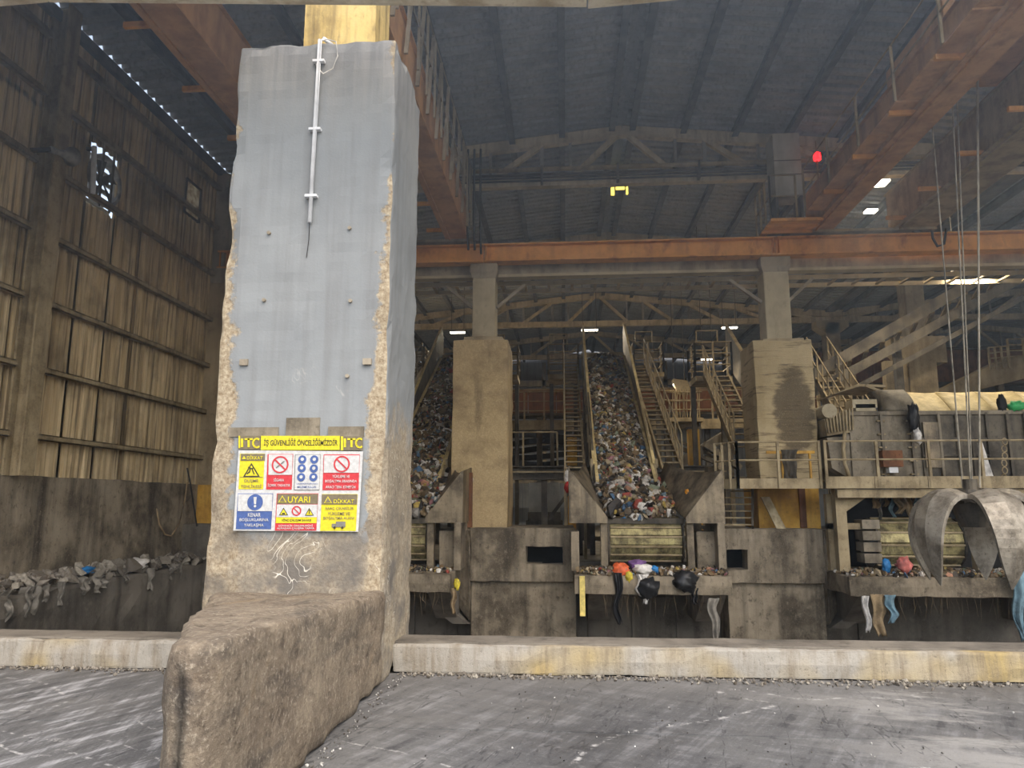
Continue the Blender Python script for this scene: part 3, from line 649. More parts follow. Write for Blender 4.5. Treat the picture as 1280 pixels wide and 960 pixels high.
for (x0, x1, lab) in ((-8.6, -1.93, 'orange crane runway beam left of the first pale column'), (-1.91, 5.04, 'orange crane runway beam between the two pale columns'), (5.06, 14, 'orange crane runway beam right of the second pale column')):
    t = thing('runway_beam', ((x0+x1)/2, RY, ZB0), lab, 'beam', 'crane runway beams')
    B().box((x0, RY-.17, ZB1-.03), (x1, RY+.17, ZB1)).obj('top_flange', 'orange_paint', t)
    B().box((x0, RY-.012, ZB0+.03), (x1, RY+.012, ZB1-.03)).obj('web', 'orange_paint', t)
    B().box((x0, RY-.17, ZB0), (x1, RY+.17, ZB0+.03)).obj('bottom_flange', 'orange_paint', t)
    B().box((x0, RY-.03, ZB1), (x1, RY+.03, ZB1+.06)).obj('rail', 'steel_dust', t)
    for xx in (x0+.06, x1-.06): B().box((xx-.01, RY-.15, ZB0+.03), (xx+.01, RY+.15, ZB1-.03)).obj('stiffener', 'orange_paint', t)
zb0, zb1 = at(750, 343, 17.5).z, at(750, 328, 17.5).z
for (x0, x1, lab) in ((-8.4, -2.22, 'grey concrete tie beam left of the first pale column'), (-1.62, 4.72, 'grey concrete tie beam between the two pale columns'), (5.35, 14, 'grey concrete tie beam right of the second pale column')):
    t = thing('tie_beam', ((x0+x1)/2, 17.4, zb0), lab, 'beam', 'concrete tie beams')
    rough(B().box((x0, 17.3, zb0-.02), (x1, 17.55, zb1)), .012, .5, .01, 2, x0).obj('beam_body', 'concrete_beam', t)
    B().box((x0, 17.22, zb0-.1), (x1, 17.5, zb0-.03)).obj('ledge_strip', 'concrete_cream', t)
# ladder-shaped cable tray below
za = at(800, 357, 18.4).z
ct = thing('cable_ladder', (2, 18.2, za), 'steel cable ladder hung under the concrete tie beam', 'cable tray')
for y in (18.0, 18.7): B().box((-8.4, y-.02, za-.05), (13.5, y+.02, za+.06)).obj('side_rail', 'concrete_cream', ct)
for k in range(36): B().box((-8.2+k*.6, 18.02, za-.02), (-8.13+k*.6, 18.68, za+.02)).obj('rung', 'steel_dust', ct)
# pipe run strapped to the nearest truss
pr = thing('pipe_run', (1.5, 17.25, 10.0), 'bundle of pipes strapped along the nearest roof truss', 'pipe')
zt = at(760, 209, 17.25).z
for k, (dz, r_) in enumerate(((.0, .06), (-.14, .035), (-.22, .03), (-.3, .03))):
    B().tube([(-2.6, 17.25, zt+dz), (RX+HALF-.3, 17.25, zt+dz)], r_, 8).obj('pipe', 'steel_dust' if k == 0 else 'steel_dark', pr, smooth=True)
for x in (-2.3, -.5, 1.4, 3.4, 6.4, 9.4): B().box((x-.03, 17.18, zt-.36), (x+.03, 17.6, zt+.08)).obj('strap', 'steel_dark', pr)
# gutter-line columns behind
for Y, lab in ((24.9, 'tall weathered column with bracket behind the hopper machine'), (32.4, 'farther column with bracket, rising behind the sloping gallery')):
    x = RX+HALF
    t = thing('bracket_column', (x, Y, .3), lab, 'column')
    rough(B().box((x-.45, Y-.4, .3), (x+.45, Y+.4, 6.9)), .01, .5, .04, 2, Y).obj('column_shaft', 'concrete_tan', t)
    b = B().prism([(x-.45, Y-.4, 6.2), (x-.8, Y-.4, 6.6), (x-.8, Y-.4, 7.1), (x+.8, Y-.4, 7.1), (x+.8, Y-.4, 6.2), (x+.45, Y-.4, 6.2)], (0, .8, 0)); b.obj('bracket', 'concrete_tan', t)
    B().box((x-.3, Y-.3, 7.1), (x+.3, Y+.3, 9.5)).obj('upper_shaft', 'concrete_beam', t)
    B().prism([(x-.3, Y-.3, 9.0), (x-.7, Y-.3, 9.3), (x-.7, Y-.3, 9.58), (x+.7, Y-.3, 9.58), (x+.7, Y-.3, 9.3), (x+.3, Y-.3, 9.0)], (0, .6, 0)).obj('top_bracket', 'concrete_cream', t)
    B().box((x-1.15, Y-.3, 4.0), (x-.75, Y, 6.3)).obj('duct', 'concrete_tan', t)
# ================================================================ OVERHEAD CRANES
def girder(parent, x0, x1, z0, z1, ya, yb, mat):
    w = .06
    B().box((x0+w, ya, z0+.02), (x0+w+.02, yb, z1)).obj('web_plate', mat, parent); B().box((x1-w-.02, ya, z0+.02), (x1-w, yb, z1)).obj('web_plate', mat, parent)
    B().box((x0, ya, z0), (x1, yb, z0+.02)).obj('bottom_flange', mat, parent); B().box((x0, ya, z1), (x1, yb, z1+.02)).obj('top_flange', mat, parent)
    B().box((x0+.1, ya, z0-.04), (x0+.13, yb, z0)).obj('flange_strip', mat, parent)
    k = 0; y = yb-.9
    while y > ya+.4:
        B().box((x0-.38, y-.03, z0+.02), (x0+w, y+.03, z0+.1)).obj('walkway_bracket', 'orange_paint', parent); y -= 1.55
def rails(parent, p, q, h=1.0, n=6, mids=1, r=.018, mat='steel_dust', up=Vector((0, 0, 1))):
    p = Vector(p); q = Vector(q)
    for k in range(n+1):
        a = p.lerp(q, k/n); B().bar(a, a+up*h, r*2.4, r*2.4).obj('rail_post', mat, parent)
    for m in range(mids+1):
        hh = h*(m+1)/(mids+1); B().tube([p+up*hh, q+up*hh], r, 5).obj('handrail', mat, parent)
GZ = 7.98
cr = thing('overhead_crane', (6.9, 12, GZ), 'orange overhead crane bridge on the right with cabinet and red lamp', 'crane')
girder(cr, 5.84, 6.36, GZ, GZ+.95, 6.9, 17.25, 'rust_paint')
girder(cr, 7.75, 8.7, GZ, GZ+.95, 6.9, 17.25, 'steel_dust')
B().box((4.75, 16.1, GZ-.02), (5.86, 17.3, GZ+.03)).obj('end_platform', 'orange_paint', cr)
for k in range(4): B().box((4.7, 16.0+k*.38, GZ-.08), (5.86, 16.05+k*.38, GZ-.02)).obj('platform_rib', 'orange_paint', cr)
for k in range(8): B().box((5.47, 6.9+k*1.13, GZ+.1), (5.84, 7.98+k*1.13, GZ+.13)).obj('walkway_plate', 'rust_paint', cr)
rails(cr, (5.47, 6.9, GZ+.13), (5.47, 16.0, GZ+.13), 1.0, 6, 1, .016)
rails(cr, (4.72, 16.05, GZ+.03), (4.72, 17.25, GZ+.03), 1.0, 3, 1, .016); rails(cr, (4.72, 16.05, GZ+.03), (5.3, 16.05, GZ+.03), 1.0, 1, 1, .016)
cb = B().box((5.0, 16.5, GZ+.75), (5.62, 17.1, GZ+2.3)).obj('control_cabinet', 'white_panel', cr)
for z in (GZ+1.25, GZ+1.6): B().box((5.0, 16.488, z), (5.62, 16.5, z+.02)).obj('cabinet_seam', 'steel_dark', cb)
for x in (5.0, 5.56): B().box((x, 16.55, GZ+.03), (x+.06, 17.1, GZ+.76)).obj('cabinet_stand', 'steel_dark', cr)
p = at(1021, 196, 16.45)
B().tube([(p.x, p.y, GZ+.1), (p.x, p.y, p.z+.4)], .02, 6).obj('lamp_post', 'steel_dust', cr)
B().tube([(p.x-.0, p.y-.02, p.z-.09), (p.x, p.y-.02, p.z-.03), (p.x, p.y-.02, p.z+.07), (p.x, p.y-.02, p.z+.1)], [.08, .09, .08, .03], 10).obj('red_lamp', 'lamp_red', cr)
for (x0, x1, lb) in ((4.9, 8.7, 0),):
    B().box((x0, 16.8, ZB1+.07), (x1, 17.2, GZ-.0)).obj('end_carriage', 'steel_dust', cr)
    for x in (5.3, 8.3): B().tube([(x, 16.88, ZB1+.14), (x, 17.12, ZB1+.14)], .12, 12).obj('wheel', 'steel_dark', cr)
B().tube([at(1165, 288, 16.7), at(1166, 298, 16.7), at(1172, 308, 16.7), at(1180, 305, 16.7), at(1183, 286, 16.7)], .03, 6).obj('festoon_hose', 'cable', cr)
B().box((5.9, 10.6, GZ+1.0), (8.3, 12.6, GZ+1.35)).obj('trolley_frame', 'rust_paint', cr)
for (y, r_) in ((11.0, .22), (12.1, .22)): B().tube([(6.3, y, GZ+1.5), (7.9, y, GZ+1.5)], r_, 12).obj('rope_drum', 'steel_dark', cr)
cl = thing('overhead_crane', (-3.7, 12, GZ), 'rust-brown overhead crane bridge on the left, passing behind the sign pier', 'crane')
girder(cl, -5.55, -4.95, GZ, GZ+.85, 6.9, 17.25, 'rust_paint'); girder(cl, -2.85, -2.3, GZ, GZ+.85, 6.9, 17.25, 'rust_paint')
rails(cl, (-2.28, 6.9, GZ+.5), (-2.28, 17.2, GZ+.5), 1.5, 14, 1, .016, 'concrete_beam')
for k in range(11): B().bar((-2.28, 8+k*.85, GZ+.2), (-2.28, 8.45+k*.85, GZ+2.0), .06, .03).obj('lattice_bar', 'concrete_beam', cl)
B().box((-5.6, 16.8, ZB1+.07), (-2.2, 17.2, GZ)).obj('end_carriage', 'concrete_beam', cl)
for x in (-5.2, -2.5): B().tube([(x, 16.88, ZB1+.14), (x, 17.12, ZB1+.14)], .12, 12).obj('wheel', 'steel_dark', cl)
for (x, y) in ((584, 300), (592, 300), (600, 305)):
    a = at(x, y, 16.6); B().tube([(a.x, a.y, 10.2), (a.x, a.y, a.z+.4), (a.x+.03, a.y, a.z-.25)], .028, 6).obj('trailing_cable', 'cable', cl)
# ---- grab hanging from the right-hand crane
GX, GY = 6.28, 11.9
gb = thing('orange_peel_grab', (GX, GY, .3), 'curved steel orange-peel grab hanging on ropes before the right shelf', 'grab')
def tine(ang, ro, h0, h1, wid):
    """one curved claw: bows out from the hub and hooks in to a point"""
    ca, sa = math.cos(ang), math.sin(ang); rad = Vector((ca, sa, 0)); tan = Vector((-sa, ca, 0)); b = B(); vs = []
    prof = [(.16, 1.66, .40), (.40, 1.74, .52), (.66, 1.73, .58), (.88, 1.60, .58), (1.02, 1.38, .55), (1.08, 1.12, .48), (1.06, .86, .38), (.99, .62, .22), (.90, .40, .02)]
    n = 16; m = len(prof)-1
    for i in range(n+1):
        f = i/n*m; q = min(int(f), m-1); e = f-q; pa = [prof[max(0, min(m, q+d))] for d in (-1, 0, 1, 2)]
        r_, z, w = [.5*((2*pa[1][j])+(-pa[0][j]+pa[2][j])*e+(2*pa[0][j]-5*pa[1][j]+4*pa[2][j]-pa[3][j])*e*e+(-pa[0][j]+3*pa[1][j]-3*pa[2][j]+pa[3][j])*e**3) for j in range(3)]
        t = i/n; th = .1*(1-.8*t); c = Vector((GX, GY, 0))+rad*(r_*.84)+Vector((0, 0, z)); nr = rad*min(1, .2+1.2*t)+Vector((0, 0, max(0, .9-1.6*t)))
        nr.normalize(); w = max(w, .02)
        vs += [c-tan*w/2, c+nr*(.13*(1-t)), c+tan*w/2, c+tan*w/2-nr*th, c-tan*w/2-nr*th]
    fs = [tuple(5*i+j for j in q) for i in range(n) for q in ((0, 1, 6, 5), (1, 2, 7, 6), (2, 3, 8, 7), (3, 4, 9, 8), (4, 0, 5, 9))]+[(0, 4, 3, 2, 1), tuple(5*n+j for j in range(5))]
    return b.add(vs, fs)
for k in range(5):
    tine(R(-88+72*k), .85, 1.78, .42, .62).obj('tine', 'claw_steel', gb, smooth=False)
B().tube([(GX, GY, 1.25), (GX, GY, 1.6), (GX, GY, 1.82)], [.2, .3, .2], 14).obj('hub', 'steel_dark', gb)
B().tube([(GX, GY, 1.8), (GX, GY, 1.98)], .1, 14).obj('rope_block', 'steel_dark', gb)
for (dx, dy) in ((-.28, .25), (-.12, -.2), (.2, .25), (.32, -.2), (.5, .1)):
    B().tube([(GX+dx*.3, GY+dy*.3, 1.85), (GX+dx+.4, GY+dy, GZ+1.3)], .012, 5).obj('rope', 'rope_steel', gb)
# ================================================================ INNER PIERS AND PLINTHS
def stain_mat():
    k = N('pier_stained', .85, 0, .25); x, y, z = k.xyz()
    rg = k.math('MULTIPLY', k.math('SUBTRACT', k.noise(3, 6, k.mapped((1, 1, 2.5))), .5), .8)
    dx = k.math('DIVIDE', k.math('SUBTRACT', x, 5.0), .42); dz = k.math('DIVIDE', k.math('SUBTRACT', z, 3.55), 1.0)
    d = k.math('ADD', k.math('MULTIPLY', dx, dx), k.math('MULTIPLY', dz, dz))
    m = k.val(k.math('ADD', d, k.math('MULTIPLY', rg, 2.5)), 1.25, .75)
    lines = k.noise(3, 5, k.mapped((.35, .35, 5)), rough=.7); big = k.noise(1.1, 5); fi = k.noise(40, 4)
    c = k.mix(k.val(big, .35, .65), (164, 146, 110), (192, 174, 138))
    c = k.mix(k.math('MULTIPLY', k.val(lines, .55, .63), .7), c, (92, 78, 58))
    c = k.mix(k.math('MULTIPLY', m, .8), c, (78, 67, 53))
    c = k.mix(k.math('MULTIPLY', k.val(fi, .55, .72), .3), c, (196, 184, 156))
    k.col(c).bump(k.math('ADD', lines, fi), .5, .02)
stain_mat()
def tower_mat():
    k = N('pier_tan', .85, 0, .25); x, y, z = k.xyz()
    big = k.noise(1.4, 7, k.mapped((.6, 1, .8), (1, 0, 2)), rough=.7); fi = k.noise(34, 5); sc = k.noise(2.6, 5, k.mapped((1, 1, .2)))
    c = k.mix(k.val(fi, .3, .7), (166, 146, 108), (192, 170, 132))
    c = k.mix(k.math('MULTIPLY', k.val(big, .48, .66), .7), c, (116, 98, 74))
    c = k.mix(k.math('MULTIPLY', k.val(sc, .56, .68), .5), c, (96, 82, 62))
    c = k.mix(k.math('MULTIPLY', k.val(fi, .64, .72), .6), c, (206, 192, 160))
    k.col(c).bump(fi, .4, .015)
tower_mat()
t1 = thing('stained_pier', (-1.93, 17.2, 1.1), 'brown stained concrete pier between the two loaded belts', 'pier')
rough(B().box((-2.57, 16.4, 1.05), (-1.28, 18.0, 5.37)), .012, .3, .03, 2, 11, .04).obj('pier_body', 'pier_tan', t1)
rough(B().box((-2.35, 16.5, 5.33), (-1.4, 17.9, 5.47)), .03, .2, .03, 3, 12, .05).obj('mortar_cap', 'concrete_tan', t1)
t2 = thing('stained_pier', (4.85, 16.8, 1.1), 'tan concrete pier with a large dark stain behind the platform', 'pier')
rough(B().box((4.2, 16.2, 2.12), (5.48, 17.45, 5.2)), .018, .22, .03, 3, 13, .05).obj('pier_body', 'pier_stained', t2)
rough(B().box((4.14, 16.26, 1.05), (5.44, 17.5, 2.14)), .006, .4, .02, 2, 14).obj('painted_base', 'yellow_paint', t2)
rough(B().box((4.45, 16.3, 5.18), (5.35, 17.3, 5.26)), .015, .2, .01, 3, 15).obj('mortar_cap', 'concrete_tan', t2)
B().box((5.0, 16.2, 1.1), (5.13, 16.262, 2.1)).obj('brown_strip', 'brown_panel', t2)
def holed(x0, x1, z0, z1, h, y0, y1):
    xs = [x0, h[0], h[1], x1]; zs = [z0, h[2], h[3], z1]; b = B(); vs = [(x, y, z) for y in (y0, y1) for z in zs for x in xs]; f = lambda i, j, k: k*16+j*4+i; fs = []
    for i in range(3):
        for j in range(3):
            if (i, j) != (1, 1): fs += [(f(i, j, 0), f(i+1, j, 0), f(i+1, j+1, 0), f(i, j+1, 0)), (f(i, j, 1), f(i, j+1, 1), f(i+1, j+1, 1), f(i+1, j, 1))]
    for i in range(3): fs += [(f(i, 0, 0), f(i, 0, 1), f(i+1, 0, 1), f(i+1, 0, 0)), (f(i, 3, 0), f(i+1, 3, 0), f(i+1, 3, 1), f(i, 3, 1)), (f(0, i, 0), f(0, i+1, 0), f(0, i+1, 1), f(0, i, 1)), (f(3, i, 0), f(3, i, 1), f(3, i+1, 1), f(3, i+1, 0))]
    fs += [(f(1, 1, 0), f(2, 1, 0), f(2, 1, 1), f(1, 1, 1)), (f(1, 2, 0), f(1, 2, 1), f(2, 2, 1), f(2, 2, 0)), (f(1, 1, 0), f(1, 1, 1), f(1, 2, 1), f(1, 2, 0)), (f(2, 1, 0), f(2, 2, 0), f(2, 2, 1), f(2, 1, 1))]
    return b.add(vs, fs)
PY_ = 15.6
def plinth(x0, x1, hole, wing, lab, seed):
    t = thing('concrete_plinth', ((x0+x1)/2, 16, -4), lab, 'plinth')
    a, c = at(hole[0], hole[3], PY_), at(hole[2], hole[1], PY_)
    rough(holed(x0, x1, 0.0, 1.1, (a.x, c.x, a.z, c.z), PY_, PY_+.5), .014, .25, .02, 3, seed, .04).obj('upper_wall', 'concrete_pit', t)
    B().box((x0+.05, PY_+1.0, .0), (x1-.05, PY_+1.05, 1.0)).obj('recess_dark_sheet', 'rubber_and_gap_black', t)  # black sheet behind the slot: shade of the hole put in as colour
    rough(B().box((x0+.02, PY_+.13, -4), (x1-.01, 16.5, .01)), .02, .3, .02, 2, seed+1).obj('lower_wall', 'concrete_pit', t)
    s = wing; xe = x0 if s < 0 else x1; xo = xe+s*.78
    pl = [(xe, PY_, 0), (xo, PY_+.72, 0), (xo, 16.52, 0), (xe, 16.52, 0)]
    b = B(); top = [(p[0], p[1], 1.08) for p in pl]; bot = [(pl[0][0], pl[0][1], -.82), (pl[1][0], pl[1][1], -.1), (pl[2][0], pl[2][1], -.1), (pl[3][0], pl[3][1], -.82)]
    b.add(bot+top, [(0, 1, 2, 3)[::-1], (4, 5, 6, 7), (0, 1, 5, 4), (1, 2, 6, 5), (2, 3, 7, 6), (3, 0, 4, 7)])
    rough(b, .02, .2, .04, 3, seed+2, .06).obj('chamfered_wing', 'concrete_pit', t)
    B().prism([(xe, PY_+.02, -.86), (xe+s*1.0, PY_-.35, -.08), (xe+s*1.3, PY_-.35, -.08), (xe+s*.35, PY_+.02, -.86)], (0, .75, 0)).obj('corbel', 'concrete_dark', t)
    return t
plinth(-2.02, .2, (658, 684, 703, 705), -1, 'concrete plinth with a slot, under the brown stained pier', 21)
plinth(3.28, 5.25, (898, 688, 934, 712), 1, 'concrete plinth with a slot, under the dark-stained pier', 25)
# ================================================================ HOPPERS AND INCLINED BELTS
BS = (6.4-1.35)/8.8
def zb_(Y): return 1.35+(Y-15.9)*BS
def apron(parent, xc, hw, yc, zc, rad, n=7, m='apron_slat'):
    for k in range(n):
        a = R(-72+k*144/(n-1)); h = rad*2.05*math.sin(R(144/(n-1)/2))
        d = Vector((0, -math.cos(a), math.sin(a))); u = Vector((0, math.sin(a), math.cos(a)))
        c = Vector((xc, yc, zc))+d*rad
        p = lambda i, j, e: c+Vector((i*hw, 0, 0))+u*(j*h/2)+d*e
        b = B().add([p(-1, -1, 0), p(1, -1, 0), p(1, 1, 0), p(-1, 1, 0), p(-1, -.8, .035), p(1, -.8, .035), p(1, .82, .035), p(-1, .82, .035)], [(0, 3, 2, 1), (4, 5, 6, 7), (0, 1, 5, 4), (1, 2, 6, 5), (2, 3, 7, 6), (3, 0, 4, 7)])
        sl = b.obj('apron_slat', m, parent)
        B().bar(p(-1, .9, .045), p(1, .9, .045), .035, .03, d).obj('slat_rib', 'steel_dust', sl)
    for s in (-1, 1):
        b = B().tube([(xc+s*(hw+.02), yc, zc), (xc+s*(hw+.05), yc, zc)], rad+.05, 20).obj('side_disc', 'steel_dark', parent)
        for k in range(6):
            a = R(-60+24*k); q = Vector((xc+s*(hw+.05), yc-math.cos(a)*(rad-.03), zc+math.sin(a)*(rad-.03)))
            B().tube([q, q+Vector((s*.03, 0, 0))], .022, 6).obj('bolt', 'claw_steel', b)
def hopper(xh, xa, xb, lab, seed, right_chute=True):
    """xh: hopper centre, xa: apron centre, xb: belt centre"""
    t = thing('feed_hopper', (xh, 15.2, .28), lab, 'hopper', 'feed hoppers')
    xo = xh-1.52; xr = xh+1.52; TH = .03
    for s, x_o, bx in ((-1, xo, xb-.67), (1, xr, xb+.67)):
        xi = xh+s*.78
        B().prism([(x_o, 15.0, 2.27), (x_o, 15.0, 1.22), (xi, 15.0, 1.22), (xi-s*.0, 15.0, 1.34)], (0, TH, 0)).obj('front_plate', 'steel_plate', t)
        A, Bv, Cc, D = Vector((x_o, 15.02, 2.27)), Vector((xi, 15.02, 1.30)), Vector((bx, 17.0, zb_(17.0)-.05)), Vector((bx+s*.25, 17.0, 2.55))
        def fn(u, v, A=A, Bv=Bv, Cc=Cc, D=D): return A.lerp(Bv, u).lerp(D.lerp(Cc, u), v)+Vector((0, 0, -.12*math.sin(v*3.14)*(1-u)))
        B().grid(fn, 6, 6, (s*.02, .0, -.04)).obj('chute_plate', 'steel_plate', t, smooth=True)
        B().prism([(x_o, 15.02, 2.27), (x_o, 15.02, 1.22), (x_o, 16.8, 1.22), (x_o, 16.8, 2.45)], (s*TH, 0, 0)).obj('side_plate', 'steel_plate', t)
        xp = xa+s*.86
        rough(B().box((xp-.07, 15.12, .29), (xp+.07, 15.3, 1.24)), .006, .3, .01, 4, seed).obj('support_post', 'steel_plate', t)
        if s < 0: rough(B().box((x_o, 15.0, .28), (x_o+.16, 16.3, 1.05)), .01, .3, .01, 3, seed).obj('side_pier', 'concrete_pit', t)
        else: rough(B().box((x_o-.14, 14.98, .28), (x_o, 16.3, 1.23)), .01, .3, .01, 3, seed).obj('side_pier', 'concrete_pit', t); rough(B().box((x_o-.5, 15.3, .28), (x_o-.12, 16.3, 1.05)), .015, .3, .03, 3, seed+1).obj('side_block', 'concrete_pit', t)
    apron(t, xa, .72, 15.75, .86, .42)
    B().box((xa-.8, 15.4, 1.2), (xa+.8, 15.6, 1.31)).obj('lip_beam', 'steel_dark', t)
    return t
def shelf(x0, x1, lab, seed, y0=14.3):
    t = thing('concrete_shelf', ((x0+x1)/2, 15, -.1), lab, 'shelf', 'concrete shelves under the hoppers')
    rough(B().box((x0, y0, -.09), (x1, 16.6, .27)), .012, .2, .02, 3, seed, .04).obj('shelf_slab', 'concrete_pit', t)
    for x in (x0+.28, x1-.5):
        B().prism([(x, y0+.3, -.09), (x, 16.55, -.09), (x, 16.55, -.75), (x, 15.6, -.75)], (.45, 0, 0)).obj('shelf_bracket', 'concrete_dark', t)
    return t
def belt(xb, lab, seed, n):
    t = thing('inclined_conveyor', (xb, 16, .3), lab, 'conveyor', 'inclined belts')
    B().prism([(xb-.64, 15.9, zb_(15.9)), (xb+.64, 15.9, zb_(15.9)), (xb+.64, 24.8, zb_(24.8)), (xb-.64, 24.8, zb_(24.8))], (0, 0, -.06)).obj('belt', 'rubber_and_gap_black', t)
    for s in (-1, 1):
        x = xb+s*.68
        B().prism([(x, 16.4, zb_(16.4)-.25), (x, 24.9, zb_(24.9)-.25), (x, 24.9, zb_(24.9)+.9), (x, 24.6, zb_(24.6)+1.4), (x, 21, zb_(21)+1.0), (x, 18.5, zb_(18.5)+.7), (x, 17.2, zb_(17.2)+.42), (x, 16.4, zb_(16.4)+.2)], (s*.05, 0, 0)).obj('skirt_plate', 'steel_dark' if s < 0 else 'steel_dust', t)
        B().bar((x-s*.03, 16.6, zb_(16.6)+.36), (x-s*.03, 24.2, zb_(24.2)+.4), .07, .05).obj('skirt_lip', 'hood_sheet', t)
        for (ya, yb_, ha, hb) in ((17.2, 21, .42, 1.0), (21, 24.6, 1.0, 1.4)): B().bar((x+s*.02, ya, zb_(ya)+ha+.01), (x+s*.02, yb_, zb_(yb_)+hb+.01), .07, .03).obj('top_edge', 'hood_sheet', t)
        for k in range(7):
            Y = 17.2+k*1.15; B().bar((x+s*.07, Y, zb_(Y)-.2), (x+s*.07, Y, zb_(Y)+.55), .06, .06).obj('skirt_rib', 'steel_dust', t)
        for Y in (19.5, 22, 24.4): B().bar((x, Y, .3), (x, Y, zb_(Y)-.2), .14).obj('leg', 'steel_dark', t)
        B().bar((x, 16.4, zb_(16.4)-.3), (x, 24.9, zb_(24.9)-.3), .1, .22).obj('side_beam', 'steel_dark', t)
    B().box((xb-.75, 24.75, zb_(24.8)+.02), (xb+.75, 24.9, zb_(24.8)+.3)).obj('head_guard', 'steel_dust', t)
    r = random.Random(seed); pts = []
    for k in range(n):
        Y = r.uniform(15.75, 24.5); u = r.uniform(-1, 1)
        h = .34*(1-.25*u*u)+.12*noise.noise(Vector((u*2, Y*1.3, seed)))
        pts.append((xb+u*(.62 if Y > 17 else .68)+(.2*(17-Y) if Y < 17 else 0), Y, zb_(Y)+h*r.uniform(.6, 1.05)))
    for k in range(520):
        Y = r.uniform(15.35, 16.6); pts.append((xb+.12+r.uniform(-.78, .78), Y, 1.34+max(0, (Y-15.6)*.55)+.16*r.random()))
    waste('waste_heap', pts, None, seed, (.034, .098), .42, label='mixed household waste heaped on '+('the middle inclined belt' if xb > 0 else 'the left inclined belt behind the sign pier'), cat='waste')
    pts = [(xb+.12+r.uniform(-.7, .7), (Y_ := r.uniform(15.4, 17.2)), 1.5+max(0, (Y_-15.7)*.56)+.08*r.random()) for k in range(80)]
    waste('bag_tumble', pts, None, seed+100, (.07, .15), .9, label='larger bags tumbling in the throat of '+('the middle hopper' if xb > 0 else 'the left hopper'), cat='bags')
    return t
XM = 1.37
hopper(1.62, 1.63, XM, 'open feed hopper with slatted apron below the middle waste belt', 31)
hopper(1.62-5.27, 1.63-5.27, XM-4.92, 'open feed hopper below the left waste belt, half hidden by the sign pier', 33)
shelf(.15, 3.1, 'concrete shelf strewn with bags under the middle hopper', 41); shelf(-5.2, -2.22, 'concrete shelf under the left hopper beside the sign pier', 43); shelf(5.22, 9.6, 'long concrete shelf under the hopper machine and grab', 45)
belt(XM, 'steep waste belt between tall steel skirts in the middle', 51, 8000); belt(XM-4.92, 'steep waste belt with dark skirt left of the brown stained pier', 52, 7000)
bp = B().box((-2.3, 15.95, 1.1), (-2.03, 16.05, 2.28)).obj('steel_plate', 'brown_panel'); tag(bp, 'upright rust-brown steel plate at the foot of the brown stained pier', 'plate')
# inner piece of the third belt's skirt behind the dark-stained pier
sk = thing('belt_skirt', (5.9, 22, 4), 'dark tall skirt plate of a belt behind the dark-stained pier', 'skirt')
B().prism([(5.55, 18, zb_(18)-.2), (5.55, 24.9, zb_(24.9)-.2), (5.55, 24.9, zb_(24.9)+1.2), (5.55, 18, zb_(18)+.5)], (.05, 0, 0)).obj('skirt_plate', 'steel_dark', sk)
B().bar((5.57, 18, zb_(18)+.52), (5.57, 24.9, zb_(24.9)+1.22), .1, .05).obj('skirt_lip', 'steel_dust', sk)
# ---- stairs
def stairs(x0, x1, Y0, z0, Y1, z1, n, lab, sides=(1,), lattice=False, mat='steel_dust'):
    t = thing('steel_stair', ((x0+x1)/2, Y0, z0), lab, 'stair')
    for x in (x0, x1): B().bar((x, Y0, z0), (x, Y1, z1), .05, .2).obj('stringer', mat, t)
    for k in range(n):
        f = (k+.5)/n; y = Y0+(Y1-Y0)*f; z = z0+(z1-z0)*f
        B().box((x0+.02, y-.11, z+.02), (x1-.02, y+.11, z+.05)).obj('tread', mat, t)
    for s in sides:
        x = x0 if s < 0 else x1; up = Vector((0, 0, 1)); m = 8
        for k in range(m+1):
            f = k/m; a = Vector((x, Y0+(Y1-Y0)*f, z0+(z1-z0)*f)); B().bar(a, a+up*.95, .035).obj('rail_post', mat, t)
        for h in (.5, .95): B().tube([(x, Y0, z0+h), (x, Y1, z1+h)], .02, 5).obj('handrail', mat, t)
        if lattice:
            for k in range(m*2):
                f = k/(m*2); g = (k+1)/(m*2); B().bar((x, Y0+(Y1-Y0)*f, z0+(z1-z0)*f+.1), (x, Y0+(Y1-Y0)*g, z0+(z1-z0)*g+.5), .025).obj('lattice_bar', mat, t)
    return t
sl_ = stairs(.0, .46, 17.6, 2.35, 24.7, 6.25, 25, 'ladder-like stair on the left of the middle waste belt', (-1,))
for x in (0, .46): B().bar((x, 17.6, .3), (x, 17.6, 2.4), .07).obj('foot_post', 'steel_dust', sl_)
stairs(2.3, 2.75, 17.4, 2.3, 24.7, 6.25, 24, 'stair with lattice handrail right of the middle waste belt', (1,), True)
stairs(-5.4, -4.95, 17.6, 2.35, 24.7, 6.25, 22, 'stair beside the left waste belt, behind the sign pier', (-1, 1))
stairs(4.25, 4.95, 18.6, 2.9, 22.2, 5.45, 14, 'stair with lattice rail behind the dark-stained pier, left side', (-1,), True)
stairs(7.3, 7.9, 19.0, 3.0, 22.0, 5.6, 12, 'stair with thin rails right of the dark-stained pier', (-1, 1))
